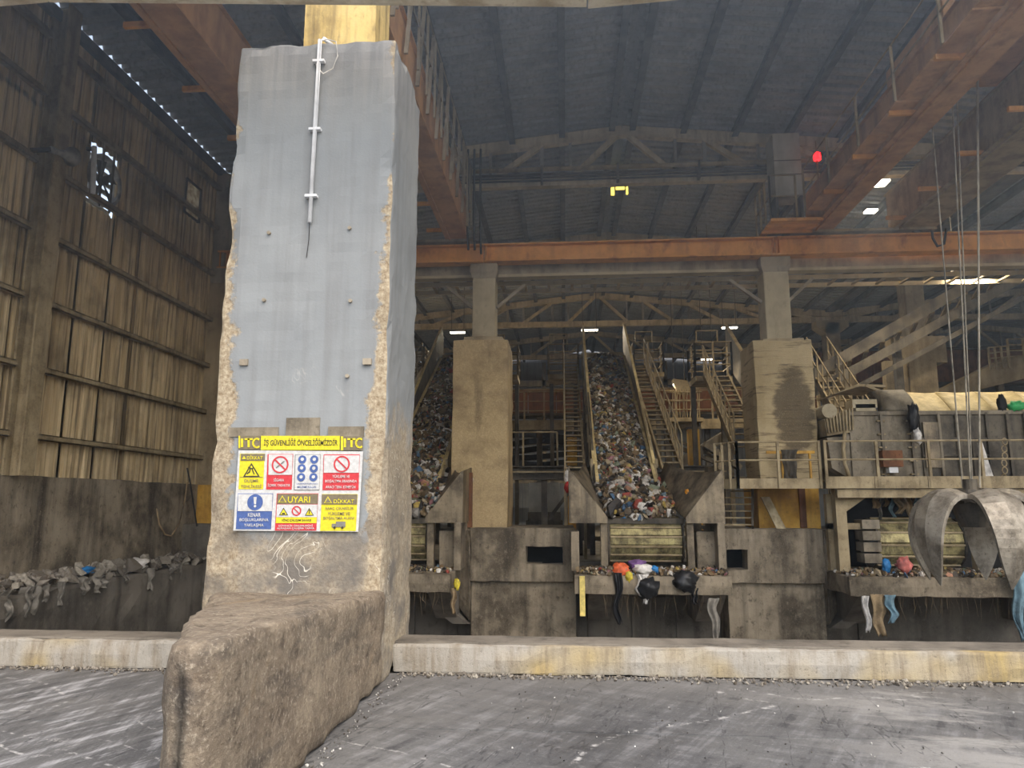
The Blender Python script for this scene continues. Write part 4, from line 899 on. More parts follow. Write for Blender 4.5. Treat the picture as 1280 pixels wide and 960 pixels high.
# ---- head platforms with cages
def cage(x0, x1, y0, y1, z, lab, h=1.05):
    t = thing('railed_platform', ((x0+x1)/2, (y0+y1)/2, z), lab, 'platform')
    B().box((x0, y0, z-.16), (x1, y1, z)).obj('deck', 'steel_dust', t)
    rails(t, (x0, y0, z), (x1, y0, z), h, 2, 2, .022); rails(t, (x0, y0, z), (x0, y1, z), h, 2, 2, .022); rails(t, (x1, y0, z), (x1, y1, z), h, 2, 2, .022); rails(t, (x0, y1, z), (x1, y1, z), h, 2, 2, .022)
    B().box((x0+.05, y0-.01, z+h*1.0), (x0+.09, y0+.03, z+h*1.35)).box((x0+(x1-x0)*.62, y0-.01, z+h), (x0+(x1-x0)*.62+.04, y0+.03, z+h*1.35)).box((x0+.05, y0-.01, z+h*1.33), (x0+(x1-x0)*.64, y0+.03, z+h*1.36)).obj('gate_hoop', 'steel_dust', t)
    for x in (x0+.1, x1-.1): B().bar((x, y1-.1, .3), (x, y1-.1, z-.16), .14).obj('leg', 'steel_dark', t)
    return t
cage(-.55, .5, 24.75, 26.0, 6.02, 'railed head platform left of the middle waste belt')
cage(2.4, 3.4, 24.75, 26.0, 6.05, 'railed head platform right of the middle waste belt')
cage(-2.9, -1.6, 24.75, 26.0, 6.02, 'railed head platform just right of the brown stained pier')
cage(-6.2, -4.9, 24.75, 26.0, 6.0, 'railed head platform beyond the left waste belt')
cage(4.0, 5.1, 22.2, 23.4, 5.45, 'railed landing at the top of the stair behind the dark-stained pier')
# ---- cross walkway behind, with brown panels
wk = thing('cross_walkway', (2, 26.8, 4.5), 'long railed walkway crossing behind the waste belts', 'walkway')
zw = at(670, 527, 26.3).z
for (x0, x1) in ((-8, -3), (-3, .8), (1.95, 5.4), (5.4, 10)):
    B().box((x0, 26.3, zw-.3), (x1, 26.42, zw+.05)).obj('edge_beam', 'steel_dust', wk); B().box((x0, 26.42, zw-.05), (x1, 27.6, zw)).obj('deck', 'steel_dark', wk)
    rails(wk, (x0+.1, 26.36, zw+.05), (x1-.1, 26.36, zw+.05), 1.05, 5, 2, .024)
for x in (-7.5, -2.9, .6, 5.2, 9.5): B().bar((x, 27, .3), (x, 27, zw-.1), .2).obj('leg', 'steel_dark', wk)
bp2 = thing('conveyor_bridge', (2, 28.4, 5.0), 'brown sheeted conveyor bridge running behind the walkway rails', 'conveyor')
za_, zc_ = at(680, 516, 28.2).z, at(680, 488, 28.2).z
for k in range(16): B().box((-8+k*1.1, 28.2, za_), (-6.93+k*1.1, 28.26, zc_)).obj('side_sheet', 'brown_panel', bp2)
B().box((-8, 28.2, zc_), (9.6, 29.4, zc_+.06)).obj('top_cover', 'steel_dust', bp2); B().box((-8, 28.26, za_-.1), (9.6, 29.4, za_)).obj('bottom_tray', 'steel_dark', bp2)
for x in (-6, -1, 4, 9): B().bar((x, 28.8, .3), (x, 28.8, za_-.1), .22).obj('leg', 'steel_dark', bp2)
# ---- lower cross beam and what is under it
zl0, zl1 = at(670, 600, 19.3).z, at(670, 583, 19.3).z
lb_ = thing('cross_beam', (1.6, 19.3, zl0), 'dark steel cross beam numbered 12 behind the middle hopper', 'beam')
B().box((-4, 19.2, zl0), (4.1, 19.23, zl1-.02)).obj('web', 'steel_dark', lb_); B().box((-4, 19.05, zl1-.03), (4.1, 19.4, zl1)).obj('top_flange', 'steel_dark', lb_); B().box((-4, 19.05, zl0), (4.1, 19.4, zl0+.03)).obj('bottom_flange', 'steel_dark', lb_)
B().box((-4, 19.0, zl0+.18), (4.1, 19.06, zl0+.22)).obj('conduit', 'steel_dust', lb_)
a = at(893, 592, 19.04); text('12', a.x, a.x+.16, a.z-.02, a.z+.12, 19.04, 'orange_paint', lb_)
for x in (-3.0, -.55, .35, 3.3): B().bar((x, 19.25, .3), (x, 19.25, zl0), .16).obj('post', 'steel_dark', lb_)
B().bar((-.45, 19.3, 1.2), (.3, 19.3, zl0-.05), .09).obj('diagonal', 'steel_dark', lb_)
rails(lb_, (-2, 19.25, zl1), (-.2, 19.25, zl1), .9, 2, 0, .02)
# ---- background machines and clutter
wm = thing('sorting_machine', (-.7, 23.4, .3), 'pale grey machine cabinet in the dark under the cross beam', 'machine')
a, c = at(661, 640, 23), at(699, 603, 23)
B().box((a.x, 23, a.z), (c.x, 24.2, c.z)).obj('cabinet', 'white_panel', wm); B().box((a.x-.03, 22.96, a.z-.28), (c.x+.03, 24.2, a.z)).obj('base', 'steel_dark', wm)
for k in range(3): B().box((a.x+.05+k*.32, 22.96, a.z+.05), (a.x+.33+k*.32, 23.0, c.z-.1)).obj('door', 'white_panel', wm)
B().box((a.x+.45, 22.93, a.z+.1), (a.x+.55, 22.96, a.z+.3)).obj('control_box', 'black_plastic', wm)
B().box((a.x-.1, 23.1, .3), (c.x+.1, 24.1, a.z-.27)).obj('plinth_frame', 'steel_dark', wm)
for (px, y0, y1, Y, lab) in ((868, 536, 582, 23.5, 'yellow painted post right of the middle belt, behind the cross beam'), (715, 546, 582, 23.5, 'yellow painted post behind the left ladder-like stair')):
    a, c = at(px-6, y1, Y), at(px+6, y0, Y); t = thing('yellow_post', (a.x, Y, .3), lab, 'post')
    B().box((a.x, Y, .3), (c.x, Y+.3, c.z)).obj('post_body', 'yellow_paint', t); B().box((a.x-.06, Y-.06, c.z), (c.x+.06, Y+.36, c.z+.06)).obj('cap_plate', 'steel_dark', t)
ts = thing('tarpaulin_stack', (-1.0, 29.8, 2.5), 'stack of sagging black sheets in the dark below the walkway', 'sheets')
for x in (-2.4, .1): B().box((x, 29.7, .3), (x+.12, 29.82, 2.62)).obj('rack_leg', 'steel_dark', ts)
for k in range(8):
    def fn(u, v, k=k): return Vector((-2.6+2.9*u, 29.6+.3*noise.noise(Vector((u*3, k, 0))), 2.6+.27*k+.22*v+.07*math.sin(u*5+k)))
    B().grid(fn, 10, 2, (0, .35, .0)).obj('sheet_layer', 'black_plastic', ts)
dg = thing('dark_gantry', (4, 25, 1), 'dark sloping chute and struts under the walkway right of the middle belt', 'gantry')
for (p, q, w) in (((840, 585), (905, 545), .3), (((850, 560)), ((910, 585)), .12), ((835, 545), (900, 575), .08), ((905, 540), (905, 600), .14), ((845, 535), (845, 600), .1), ((880, 555), (925, 585), .2)):
    B().bar(at(*p, 25), at(*q, 25.4), w).obj('strut', 'steel_dark', dg)
B().bar((3.5, 25.2, .3), (3.5, 25.2, 4.2), .12).obj('leg', 'steel_dark', dg)
hc = thing('cable_cage', (4.1, 25.6, 4.4), 'cage of upright rods and hanging cables on the walkway', 'cage')
c0_, c1_ = at(834, 523, 25.7), at(877, 490, 25.7)
for k in range(12):
    x = c0_.x+.2+(c1_.x-c0_.x-.3)*k/11; B().tube([(x, 25.7, c0_.z), (x+.05*math.sin(k*2), 25.7, (c0_.z+c1_.z)/2), (x+.03, 25.7, c1_.z+.1)], .018, 4).obj('rod', 'steel_dust', hc)
for f in (0, .33, .66, 1): B().tube([(c0_.x, 25.66, c0_.z+(c1_.z-c0_.z)*f), (c1_.x, 25.66, c0_.z+(c1_.z-c0_.z)*f)], .022, 5).obj('hoop', 'steel_dust', hc)
a = at(860, 482, 25.7); B().prism([(a.x-.5, 25.7, a.z+.25), (a.x+.55, 25.7, a.z+.1), (a.x+.3, 25.7, a.z-.25), (a.x-.3, 25.7, a.z-.25)], (0, .5, 0)).obj('funnel', 'steel_dust', hc)
B().box((c0_.x, 25.6, c0_.z-.12), (c1_.x, 26.28, c0_.z)).obj('base', 'steel_dust', hc)
for x in (c0_.x+.1, c1_.x-.1): B().bar((x, 25.9, .3), (x, 25.9, c0_.z-.12), .1).obj('leg', 'steel_dark', hc)
# far ducts and beams that fill the dark depth of the hall
fb = thing('far_gantry', (2, 36, .3), 'far dark steel gantry with posts in the depth of the hall', 'gantry')
for x in (-7, -4, -1, 2, 5, 8): B().bar((x, 36, .3), (x, 36, 8.6), .2).obj('post', 'steel_dark', fb)
for z in (2.6, 5.2, 7.4): B().box((-8, 35.9, z), (9, 36.1, z+.3)).obj('beam', 'steel_dark', fb)
# ================================================================ PLATFORM, MACHINE AND RIGHT SIDE
PYF = 14.85
pf = thing('work_platform', (5.5, 15.4, 1.9), 'railed steel work platform in front of the dark-stained pier and machine', 'platform')
zf0, zf1 = 1.90, 2.10
xs = [3.42, 4.2, 5.06]
for i in range(2):
    B().box((xs[i], PYF, zf0), (xs[i+1]-.01, PYF+.05, zf1)).obj('fascia', 'steel_dust', pf); B().box((xs[i], PYF+.05, zf1-.05), (xs[i+1]-.01, 16.15, zf1-.01)).obj('deck_plate', 'steel_dust', pf)
xs = [5.07, 6.0, 7.0, 8.0, 9.0, 10.0]
for i in range(5):
    B().box((xs[i], PYF-.12, zf0), (xs[i+1]-.01, PYF-.07, zf1+.03)).obj('fascia', 'steel_dust', pf); B().box((xs[i], PYF-.07, zf1-.05), (xs[i+1]-.01, 15.7, zf1-.01)).obj('deck_plate', 'steel_dust', pf)
B().prism([(3.42, PYF, zf0), (3.42, PYF, zf1), (3.1, 15.4, zf1), (3.1, 15.4, zf0)], (.03, .02, 0)).obj('fascia', 'steel_dust', pf)
B().box((5.3, PYF-.05, zf0-.18), (10, PYF+.05, zf0-.02)).obj('edge_beam', 'steel_dust', pf)
for (p, q) in (((3.1, 15.4), (3.42, PYF)), ((3.42, PYF), (5.02, PYF)), ((5.1, PYF-.1), (10, PYF-.1))):
    L = math.dist(p, q); n = 3 if L < 1 else (2 if L < 2.5 else 5)
    for k in range(n+1):
        f = k/n; x, y = p[0]+(q[0]-p[0])*f, p[1]+(q[1]-p[1])*f; B().box((x-.025, y-.025, zf0), (x+.025, y+.025, 2.84)).obj('rail_post', 'steel_dust', pf)
    for z in (2.46, 2.82): B().tube([(*p, z), (*q, z)], .02, 6).obj('handrail', 'steel_dust', pf)
for x in (4.62, 5.2):
    B().box((x-.02, 15.95, zf1), (x+.02, 16.0, 2.7)).obj('rail_post', 'yellow_paint', pf)
B().box((4.3, 15.94, 2.66), (5.3, 16.0, 2.72)).obj('handrail', 'yellow_paint', pf)
for x in (5.42, 8.0, 9.8): B().box((x-.1, 15.0, .28), (x+.1, 15.2, zf0)).obj('leg', 'steel_dust', pf)
for s in (0,): B().prism([(5.42, 15.02, zf0-.02), (6.15, 15.02, zf0-.02), (5.52, 15.02, 1.45), (5.52, 15.02, 1.3)], (0, .06, 0)).obj('knee_plate', 'steel_dust', pf)
B().prism([(8.0, 15.02, zf0-.02), (7.2, 15.02, zf0-.02), (7.9, 15.02, 1.4)], (0, .06, 0)).obj('knee_plate', 'steel_dust', pf)
st = thing('steel_stair', (3.6, 15.7, 1.1), 'short dark stair from the plinth up to the work platform', 'stair')
for k in range(6):
    z = 1.16+k*.14; B().box((3.28+.03*k, 15.68+k*.1, z), (3.86+.03*k, 15.83+k*.1, z+.03)).obj('tread', 'steel_dust', st)
for dx in (0, .6): B().bar((3.26+dx, 15.68, 1.12), (3.44+dx, 16.25, 1.96), .04, .14).obj('stringer', 'steel_dark', st)
for (x, y, z0, z1) in ((3.2, 15.6, 1.4, 2.35), (3.3, 15.9, 1.8, 2.7)): B().bar((x, y, z0), (x+.03, y+.05, z1), .04).obj('rail_post', 'steel_dust', st)
B().tube([(3.2, 15.6, 2.35), (3.42, 16.2, 2.85)], .02, 5).obj('handrail', 'steel_dust', st)
pk = B().prism([at(951, 621, 16.05), at(962, 621, 16.05), at(984, 663, 15.75), at(972, 663, 15.75)], (0, .04, 0)).obj('wooden_plank', 'wood_plank'); tag(pk, 'pale plank leaning on the yellow base of the dark-stained pier', 'plank')
jk = thing('work_jacket', at(986, 560, 15.9), 'dark blue rag hung over the platform rail', 'rag')
rag(at(987, 562, 15.9)+Vector((0, 0, 0)), .75, .34, 3, .05).obj('cloth', 'steel_dark', jk)
# ---- the machine
MY = 15.9
mc = thing('bag_opener_machine', (7.8, 16.6, 1.9), 'large dusty grey waste machine with ribbed end and domed cover', 'machine')
B().box((5.95, MY+.06, 1.95), (10.5, 17.9, 3.48)).obj('casing', 'grey_machine', mc)
edges = [at(x, 560, MY).x for x in (1063, 1104, 1141, 1152, 1176, 1198, 1216, 1236, 1262, 1284, 1310)]
for i in range(len(edges)-1):
    if i == 2: continue
    m = 'grey_machine' if i < 2 else 'steel_dark'
    p_ = B().box((edges[i]+.015, MY, 2.0), (edges[i+1]-.015, MY+.06, 3.46)).obj('side_panel', m, mc)
    B().box((edges[i+1]-.035, MY-.06, 1.96), (edges[i+1]+.015, MY+.02, 3.5)).obj('rib', 'grey_machine' if i < 5 else 'steel_dark', mc)
    if i < 2:
        for k in range(5): B().box((edges[i+1]-.1, MY-.05, 2.2+k*.28), (edges[i+1]+.06, MY-.01, 2.23+k*.28)).obj('clasp', 'steel_dust', p_)
B().box((edges[0], MY-.05, 3.46), (10.5, MY+.3, 3.54)).obj('top_rail', 'grey_machine', mc)
B().box((edges[3]+.05, MY-.05, 2.35), (edges[4]-.03, MY, 3.3)).obj('inspection_door', 'steel_plate', mc)
for z in (2.6, 2.95): B().box((edges[3], MY-.04, z-.02), (edges[7], MY+.0, z+.02)).obj('stiffener', 'steel_dark', mc)
ob = at(1115, 574, MY-.2); B().box((ob.x-.2, MY-.25, ob.z-.16), (ob.x+.2, MY-.0, ob.z+.18)).obj('drive_box', 'brown_panel', mc)
B().box((ob.x-.08, MY-.22, ob.z-.28), (ob.x+.1, MY-.02, ob.z-.16)).obj('gear_stub', 'pvc_white', mc)
B().prism([at(1030, 524, MY), at(1066, 510, MY), at(1066, 540, MY), at(1034, 545, MY)], (0, 1.6, 0)).obj('end_shield', 'steel_dust', mc)
for k in range(9):
    f = k/8; a = at(1033+32*f, 523-14*f, MY-.03); c = at(1036+30*f, 541-4*f, MY-.03); B().bar(a, c, .03, .05).obj('shield_rib', 'steel_dust', mc)
a = at(1036, 514, MY); B().tube([(a.x, MY-.05, a.z), (a.x, MY+1.5, a.z)], .16, 14).obj('end_roller', 'concrete_cream', mc)
B().prism([at(1034, 547, MY), at(1062, 545, MY), at(1062, 598, MY), at(1040, 585, MY)], (0, 1.5, 0)).obj('end_box', 'grey_machine', mc)
B().tube([at(1056, 540, MY-.1), at(1054, 560, MY-.1), at(1056, 580, MY-.1), at(1062, 597, MY-.1)], .04, 8).obj('bent_pipe', 'steel_dust', mc, smooth=True)
B().prism([at(1038, 494, 16.6), at(1072, 480, 16.6), at(1107, 481, 16.6), at(1107, 484, 16.6), at(1074, 483, 16.6)], (0, 1.3, 0)).obj('flap_cover', 'steel_dust', mc)
B().bar(at(1082, 482, 16.5), at(1107, 492, 16.5), .06).obj('flap_strut', 'steel_dust', mc)
for (x0, x1, y0, y1) in ((1066, 1096, 499, 510), (1070, 1094, 505, 514)): B().box((at(x0, y1, 16.1).x, 16.1, at(x0, y1, 16.1).z), (at(x1, y0, 16.1).x, 16.5, at(x1, y0, 16.1).z)).obj('bearing_block', 'concrete_cream', mc)
n = 8
a, c = at(1109, 514, MY+.1), at(1141, 483, MY+.1)
B().grid(lambda u, v: Vector((a.x+(c.x-a.x)*u, MY+.05+.5*(v**2), a.z+(c.z-a.z)*v)), 2, 8, (0, .5, 0)).obj('curved_duct', 'grey_machine', mc, smooth=True)
a, c = at(1141, 516, MY+.1), at(1320, 488, MY+.9)
for i in range(4):
    x0, x1 = a.x+.85*i, a.x+.85*(i+1)-.02
    B().grid(lambda u, v: Vector((x0+(x1-x0)*u+.1*v, MY+.12+.9*v, a.z+(c.z-a.z)*(.75*v+.25*math.sin(v*1.57))+.012*math.sin(u*6+i))), 4, 8, (0, .03, -.05)).obj('domed_cover', 'hood_sheet', mc, smooth=True)
# low apron at the machine's foot, its frame
ma = thing('discharge_apron', (7.8, 15.75, .3), 'slatted discharge apron under the work platform behind the grab', 'conveyor')
apron(ma, (at(1105, 680, 15.3).x+at(1200, 680, 15.3).x)/2, .8, 15.75, .82, .44, 6)
a = at(1080, 640, 15.4)
for k in range(4): B().box((at(1078, 660, 15.2).x, 15.2, .45+.22*k), (at(1100, 660, 15.2).x, 15.6, .63+.22*k)).obj('frame_block', 'grey_machine', ma)
B().box((at(1035, 660, 15.3).x, 15.3, 1.1), (at(1078, 660, 15.3).x, 15.45, 1.22)).box((at(1035, 660, 15.3).x, 15.3, .3), (at(1043, 660, 15.3).x, 15.45, 1.8)).obj('side_frame', 'steel_dust', ma)
B().box((5.75, 16.3, .3), (10, 16.4, 1.9)).obj('cavity_dark_sheet', 'rubber_and_gap_black', ma)  # black sheet added for the shade of the cavity behind the rags
r = random.Random(9)
for k in range(11):
    p = Vector((6.35+.11*k+r.uniform(-.03, .03), 15.5+r.uniform(0, .3), 1.85)); q = rag(p, r.uniform(.3, .6), r.uniform(.1, .2), 60+k, .03).obj('rag_strip', ('rag_tan', 'rag_grey', 'rag_tan', 'rag_blue')[k % 4])
    tag(q, 'limp %s rag strip caught under the edge of the work platform' % ('tan', 'grey', 'tan', 'pale blue')[k % 4], 'rag', 'rags under the platform')
cn = thing('chain', at(1255, 560, MY-.3), 'rusty chain loops hanging on the machine side', 'chain')
for k in range(9):
    p = at(1256, 552+9*k, MY-.25); b = B(); pts = [p+Vector((.05*math.cos(i*.785), (.02 if k % 2 else 0), .07*math.sin(i*.785))) for i in range(9)]; b.tube(pts, .014, 5, False).obj('link', 'steel_dust', cn)
wp = B().prism([at(1223, 553, MY-.3), at(1228, 553, MY-.3), at(1242, 596, MY-.35), at(1233, 600, MY-.35)], (0, .05, 0)).obj('splintered_board', 'bag_white'); tag(wp, 'white splintered board leaning on the machine side', 'board')
# sloping gallery behind
sg_ = thing('sloping_gallery', (9, 21.5, 5), 'sloping conveyor gallery rising to the right behind the machine', 'conveyor')
for (pa, pb, w, m) in (((1000, 478), (1330, 287), .32, 'steel_dark'), ((1006, 496), (1330, 318), .26, 'steel_dark'), ((1060, 490), (1330, 345), .14, 'steel_dark')):
    B().bar(at(*pa, 21.5), at(*pb, 21.5), .16, w).obj('stringer', m, sg_)
pa, pb = at(1000, 478, 22.7), at(1330, 287, 22.7); B().bar(pa, pb, .16, .3).obj('stringer', 'steel_dark', sg_)
for k in range(17):
    p = at(1000, 482, 21.5).lerp(at(1330, 291, 21.5), k/16); B().bar(p+Vector((0, 0, -.1)), p+Vector((.35, 1.2, -.25)), .1, .07).obj('cross_bearer', 'steel_dust', sg_)
for x in (1120, 1290): p = at(x, 430 if x < 1200 else 330, 22.2); B().bar((p.x, 22.2, .3), (p.x, 22.2, p.z+.2), .2).obj('leg', 'steel_dark', sg_)
fc = thing('far_crane_girder', (14, 36, 8), 'wide brown crane girder far behind the sloping gallery', 'girder')
a, c = at(1028, 480, 36), at(1420, 434, 36)
for i in range(6): B().box((a.x+i*(c.x-a.x)/6, 36, a.z), (a.x+(i+1)*(c.x-a.x)/6-.03, 36.5, c.z)).obj('web_plate', 'brown_panel', fc)
B().box((a.x, 35.8, a.z-.12), (c.x, 36.7, a.z)).obj('bottom_flange', 'steel_dark', fc); B().box((a.x, 35.8, c.z), (c.x, 36.7, c.z+.1)).obj('top_flange', 'steel_dark', fc)
sc = thing('sloping_chute', (12, 27, 3), 'pale sloping chute with caged landing beyond the bracket column', 'chute')
B().prism([at(1172, 489, 27), at(1262, 445, 27), at(1300, 445, 27), at(1300, 468, 27), at(1205, 492, 27)], (0, .8, 0)).obj('chute_side', 'concrete_tan', sc)
a = at(1238, 462, 26.8)
rails(sc, a, at(1262, 460, 26.8), .8, 3, 3, .025)
rails(sc, at(1262, 453, 26.8), at(1320, 452, 26.8), .85, 3, 3, .025)
B().bar((a.x+.6, 27.4, .3), (a.x+.6, 27.4, a.z), .2).obj('leg', 'steel_dark', sc)
r = random.Random(4)
rb = thing('rubble_shelf', (14, 34, 6), 'dark shelf line of debris under the far brown girder', 'shelf')
B().box((at(1028, 498, 34).x, 34, at(1028, 500, 34).z), (at(1420, 498, 34).x, 34.6, at(1028, 496, 34).z)).obj('shelf_plate', 'steel_dark', rb)
for k in range(14):
    p = at(1070+14*k, 494, 34.1); crumple((p.x, 34.2, p.z), .3, .2, .14, k, 2).obj('debris_lump', 'steel_dust', rb)
# ---- lamps (real fixtures, lit), then glowing yellow panes
def lamp(px, py, Y, w, lab, power, d=.14, tilt=0):
    p = at(px, py, Y); t = thing('tube_lamp', p, lab, 'lamp', 'hall lamps')
    B().box((p.x-w/2, Y-d/2, p.z), (p.x+w/2, Y+d/2, p.z+.07)).obj('housing', 'steel_roof', t)
    B().box((p.x-w/2+.03, Y-d/2+.015, p.z-.05), (p.x+w/2-.03, Y+d/2-.015, p.z)).obj('diffuser', 'lamp_white', t)
    zr = RZ-.1
    for s in (-.4, .4): B().tube([(p.x+s*w, Y, p.z+.07), (p.x+s*w, Y, RZ+.02-SL*abs(p.x-RX))], .012, 4).obj('hanger', 'steel_dark', t)
    if power:
        l = bpy.data.lights.new('tube_light', 'AREA'); l.shape = 'RECTANGLE'; l.size = w; l.size_y = d; l.energy = power*LAMP_W; l.color = (1, .86, .64); l.spread = R(175)
        lo = bpy.data.objects.new('tube_light', l); COL.objects.link(lo); lo.location = p-Vector((0, 0, .08)); lo.parent = t; lo.matrix_parent_inverse = Matrix.Translation(-t.location)
lamp(572, 415, 29, .65, 'lit tube lamp above the left waste belt', 420); lamp(737, 412, 29, .7, 'lit tube lamp at the head of the middle waste belt', 420); lamp(912, 409, 29, .65, 'lit tube lamp left of the dark-stained pier top', 420)
lamp(1213, 341, 18.6, .9, 'bright strip lamp under the tie beam beside the grab ropes', 130); lamp(1098, 228, 18.6, .5, 'bright panel lamp high under the roof right of the cabinet', 300, .4)
lamp(849, 480, 26.1, .48, 'small tube lamp behind the right-hand belt stair', 12); lamp(884, 449, 23.8, .42, 'small tube lamp in the caged landing', 45); lamp(1091, 283*1.0-20, 21.5, .5, 'dim panel lamp below the bright roof panel lamp', 0, .3)
yl = thing('yellow_glow', at(772, 237, 20), 'small yellow glowing panes under the nearest truss', 'lamp')  # three emissive panes on a hanger, put in for yellow glints
for (x0, y0, x1, y1) in ((770, 232, 781, 236), (764, 234, 768, 243), (783, 233, 785, 242)):
    a, c = at(x0, y1, 20), at(x1, y0, 20); B().box((a.x, 20, a.z), (c.x, 20.08, c.z)).obj('glowing_pane', 'glow_yellow', yl)
B().tube([at(774, 232, 20.05), at(774, 190, 20.05)], .012, 4).obj('hanger', 'steel_dark', yl)
# ---- left wall fittings
k = N('dirty_pane', .7, 0, .3); n_ = k.noise(5, 6, rough=.7); c_ = k.mix(k.val(n_, .4, .62), (214, 206, 186), (150, 124, 76)); k.col(c_)
tb = k.n.new('ShaderNodeBsdfTranslucent'); k.lk(c_, tb.inputs[0]); mx = k.n.new('ShaderNodeMixShader'); mx.inputs[0].default_value = .6; k.lk(k.b.outputs[0], mx.inputs[1]); k.lk(tb.outputs[0], mx.inputs[2]); k.lk(mx.outputs[0], k.n['Material Output'].inputs[0])
fan = thing('extractor_fan', (WX, 12.55, 7.7), 'round extractor fan in an opening of the corrugated wall', 'fan')
b = B(); n = 28; vs = []; R1 = .43
for i in range(n):
    t = 2*math.pi*i/n
    for (q, x) in ((R1, WX-.02), (R1+.07, WX-.02), (R1+.07, WX-.18), (R1, WX-.18)): vs.append((x, 12.55+math.cos(t)*q, 7.72+math.sin(t)*q))
fs = [tuple(4*(i % n)+j for j in ()) for i in range(0)]
for i in range(n):
    a = 4*i; e = 4*((i+1) % n)
    for j in range(4): fs.append((a+j, e+j, e+(j+1) % 4, a+(j+1) % 4))
b.add(vs, fs).obj('ring', 'horn_grey', fan)
for k in range(5):
    t = R(20+72*k); B().prism([(WX-.1, 12.55+.06*math.cos(t), 7.72+.06*math.sin(t)), (WX-.06, 12.55+.4*math.cos(t-.12), 7.72+.4*math.sin(t-.12)), (WX-.13, 12.55+.4*math.cos(t+.42), 7.72+.4*math.sin(t+.42)), (WX-.13, 12.55+.1*math.cos(t+.8), 7.72+.1*math.sin(t+.8))], (-.01, 0, 0)).obj('blade', 'steel_dark', fan)
B().tube([(WX-.15, 12.55, 7.72), (WX-.02, 12.55, 7.72)], .09, 12).obj('motor_hub', 'steel_dark', fan)
for y in (12.4, 12.72): B().box((WX-.03, y-.02, 7.14), (WX+.0, y+.02, 8.3)).obj('bracket', 'steel_dark', fan)
for k in range(6): B().box((WX-.24, 12.1, 7.2+.18*k), (WX-.2, 13.0, 7.28+.18*k)).obj('louvre', 'sheet_pvc', fan)
tl = thing('dead_tube_lamp', atX(118, 215, WX+.12), 'unlit white tube fixed upright beside the extractor fan', 'lamp')
B().tube([atX(116, 242, WX+.12), atX(118, 183, WX+.12)], .045, 8).obj('tube', 'pvc_white', tl); 
for q in ((116, 240), (118, 186)): p = atX(*q, WX+.12); B().box((WX-.02, p.y-.03, p.z-.03), (WX+.1, p.y+.03, p.z+.03)).obj('holder', 'steel_dark', tl)
hn = thing('horn_speaker', atX(75, 191, WX+.35), 'grey horn loudspeaker on the steel wall post', 'loudspeaker')
p = atX(64, 187, WX+.4); q = atX(90, 196, WX+.4); b = B().tube([p, p.lerp(q, .35), p.lerp(q, .75), q], [.06, .045, .08, .17], 14); b.obj('horn', 'horn_grey', hn, smooth=True)
B().box((WX+.05, p.y-.03, p.z-.03), (WX+.4, p.y+.03, p.z+.03)).obj('bracket', 'steel_dark', hn)
wn_ = thing('window_1', (WX, 15.77, 8.3), kind='structure')
for (y0, y1, z0, z1) in ((15.42, 16.12, 8.28, 8.32), (15.42, 16.12, 9.1, 9.14), (15.42, 15.45, 8.3, 9.12), (16.09, 16.12, 8.3, 9.12)): B().box((WX-.08, y0, z0), (WX-.02, y1, z1)).obj('window_frame', 'steel_dark', wn_)
B().box((WX-.075, 15.45, 8.32), (WX-.065, 16.09, 9.1)).obj('pane', 'dirty_pane', wn_)
hoses = (((150, 640), (188, 655), (208, 672), (224, 660), (232, 630), (236, 600)),)
hs_ = thing('hanging_hose', atX(200, 665, WX+.08), 'thin hose looped against the left concrete wall', 'hose')
B().tube([atX(x, y, WX+.08) for x, y in ((196, 636), (199, 655), (206, 668), (214, 670), (224, 655), (231, 625), (234, 603))], .018, 6).obj('hose', 'rag_tan', hs_, smooth=True)
B().tube([at(234, 585, 16.3), at(238, 605, 16.25), at(246, 658, 16.2)], .02, 6).obj('hose_tail', 'cable', hs_)
# ================================================================ LOOSE WASTE, BAGS, RAGS
r = random.Random(12); pts = []
for k in range(900):
    Y = r.uniform(8, 16.6); pts.append((WX+.05+abs(r.gauss(0, .22)), Y, .33+max(0, r.gauss(.05, .05))))
waste('rubble_line', pts, None, 77, (.04, .13), .0, DUST, label='grey dusty debris lying along the left wall ledge', cat='debris')
for k in range(16):
    Y = r.uniform(9.5, 15.8); q = rag((WX+.56, Y, .36), r.uniform(.15, .5), r.uniform(.1, .22), 90+k, .03); 
    tag(q.obj('dusty_rag', 'rag_grey'), 'dusty grey rag drooping over the left wall ledge', 'rag', 'rags on the left ledge')
def item(name, b, mat, lab, cat): return tag(b.obj(name, mat, smooth=True), lab, cat)
p = atX(168, 706, WX+.3); item('plastic_bag', crumple((p.x, p.y, p.z), .2, .3, .12, 1), 'bag_white', 'white bag lying on the left wall ledge', 'bag')
p = atX(108, 713, WX+.4); item('plastic_bag', crumple((p.x, p.y, p.z), .1, .22, .07, 2), 'bag_blue', 'small blue bag on the left wall ledge', 'bag')
SF = 14.42
def bag(px, py, Y, sx, sz, mat, lab, seed, nm='plastic_bag', sub=3): p = at(px, py, Y); return item(nm, crumple((p.x, Y, p.z), sx, sx*.7, sz, seed, sub, .42, 2.6), mat, lab, 'bag')
bag(776, 713, SF, .15, .15, 'bag_orange', 'orange plastic bag on the middle shelf edge', 5); bag(797, 706, SF+.2, .17, .1, 'bag_purple', 'purple crumpled bag on the middle shelf', 6)
bag(804, 712, SF+.05, .2, .1, 'bag_white', 'white crumpled bag in the centre of the middle shelf', 7); bag(818, 712, SF, .08, .07, 'bag_blue', 'light blue scrap right of the white bag on the middle shelf', 8)
bag(856, 726, SF-.15, .22, .2, 'black_plastic', 'shiny black bag drooping over the right of the middle shelf', 9); bag(810, 735, SF-.18, .2, .2, 'black_plastic', 'black bag hanging over the middle shelf front', 10)
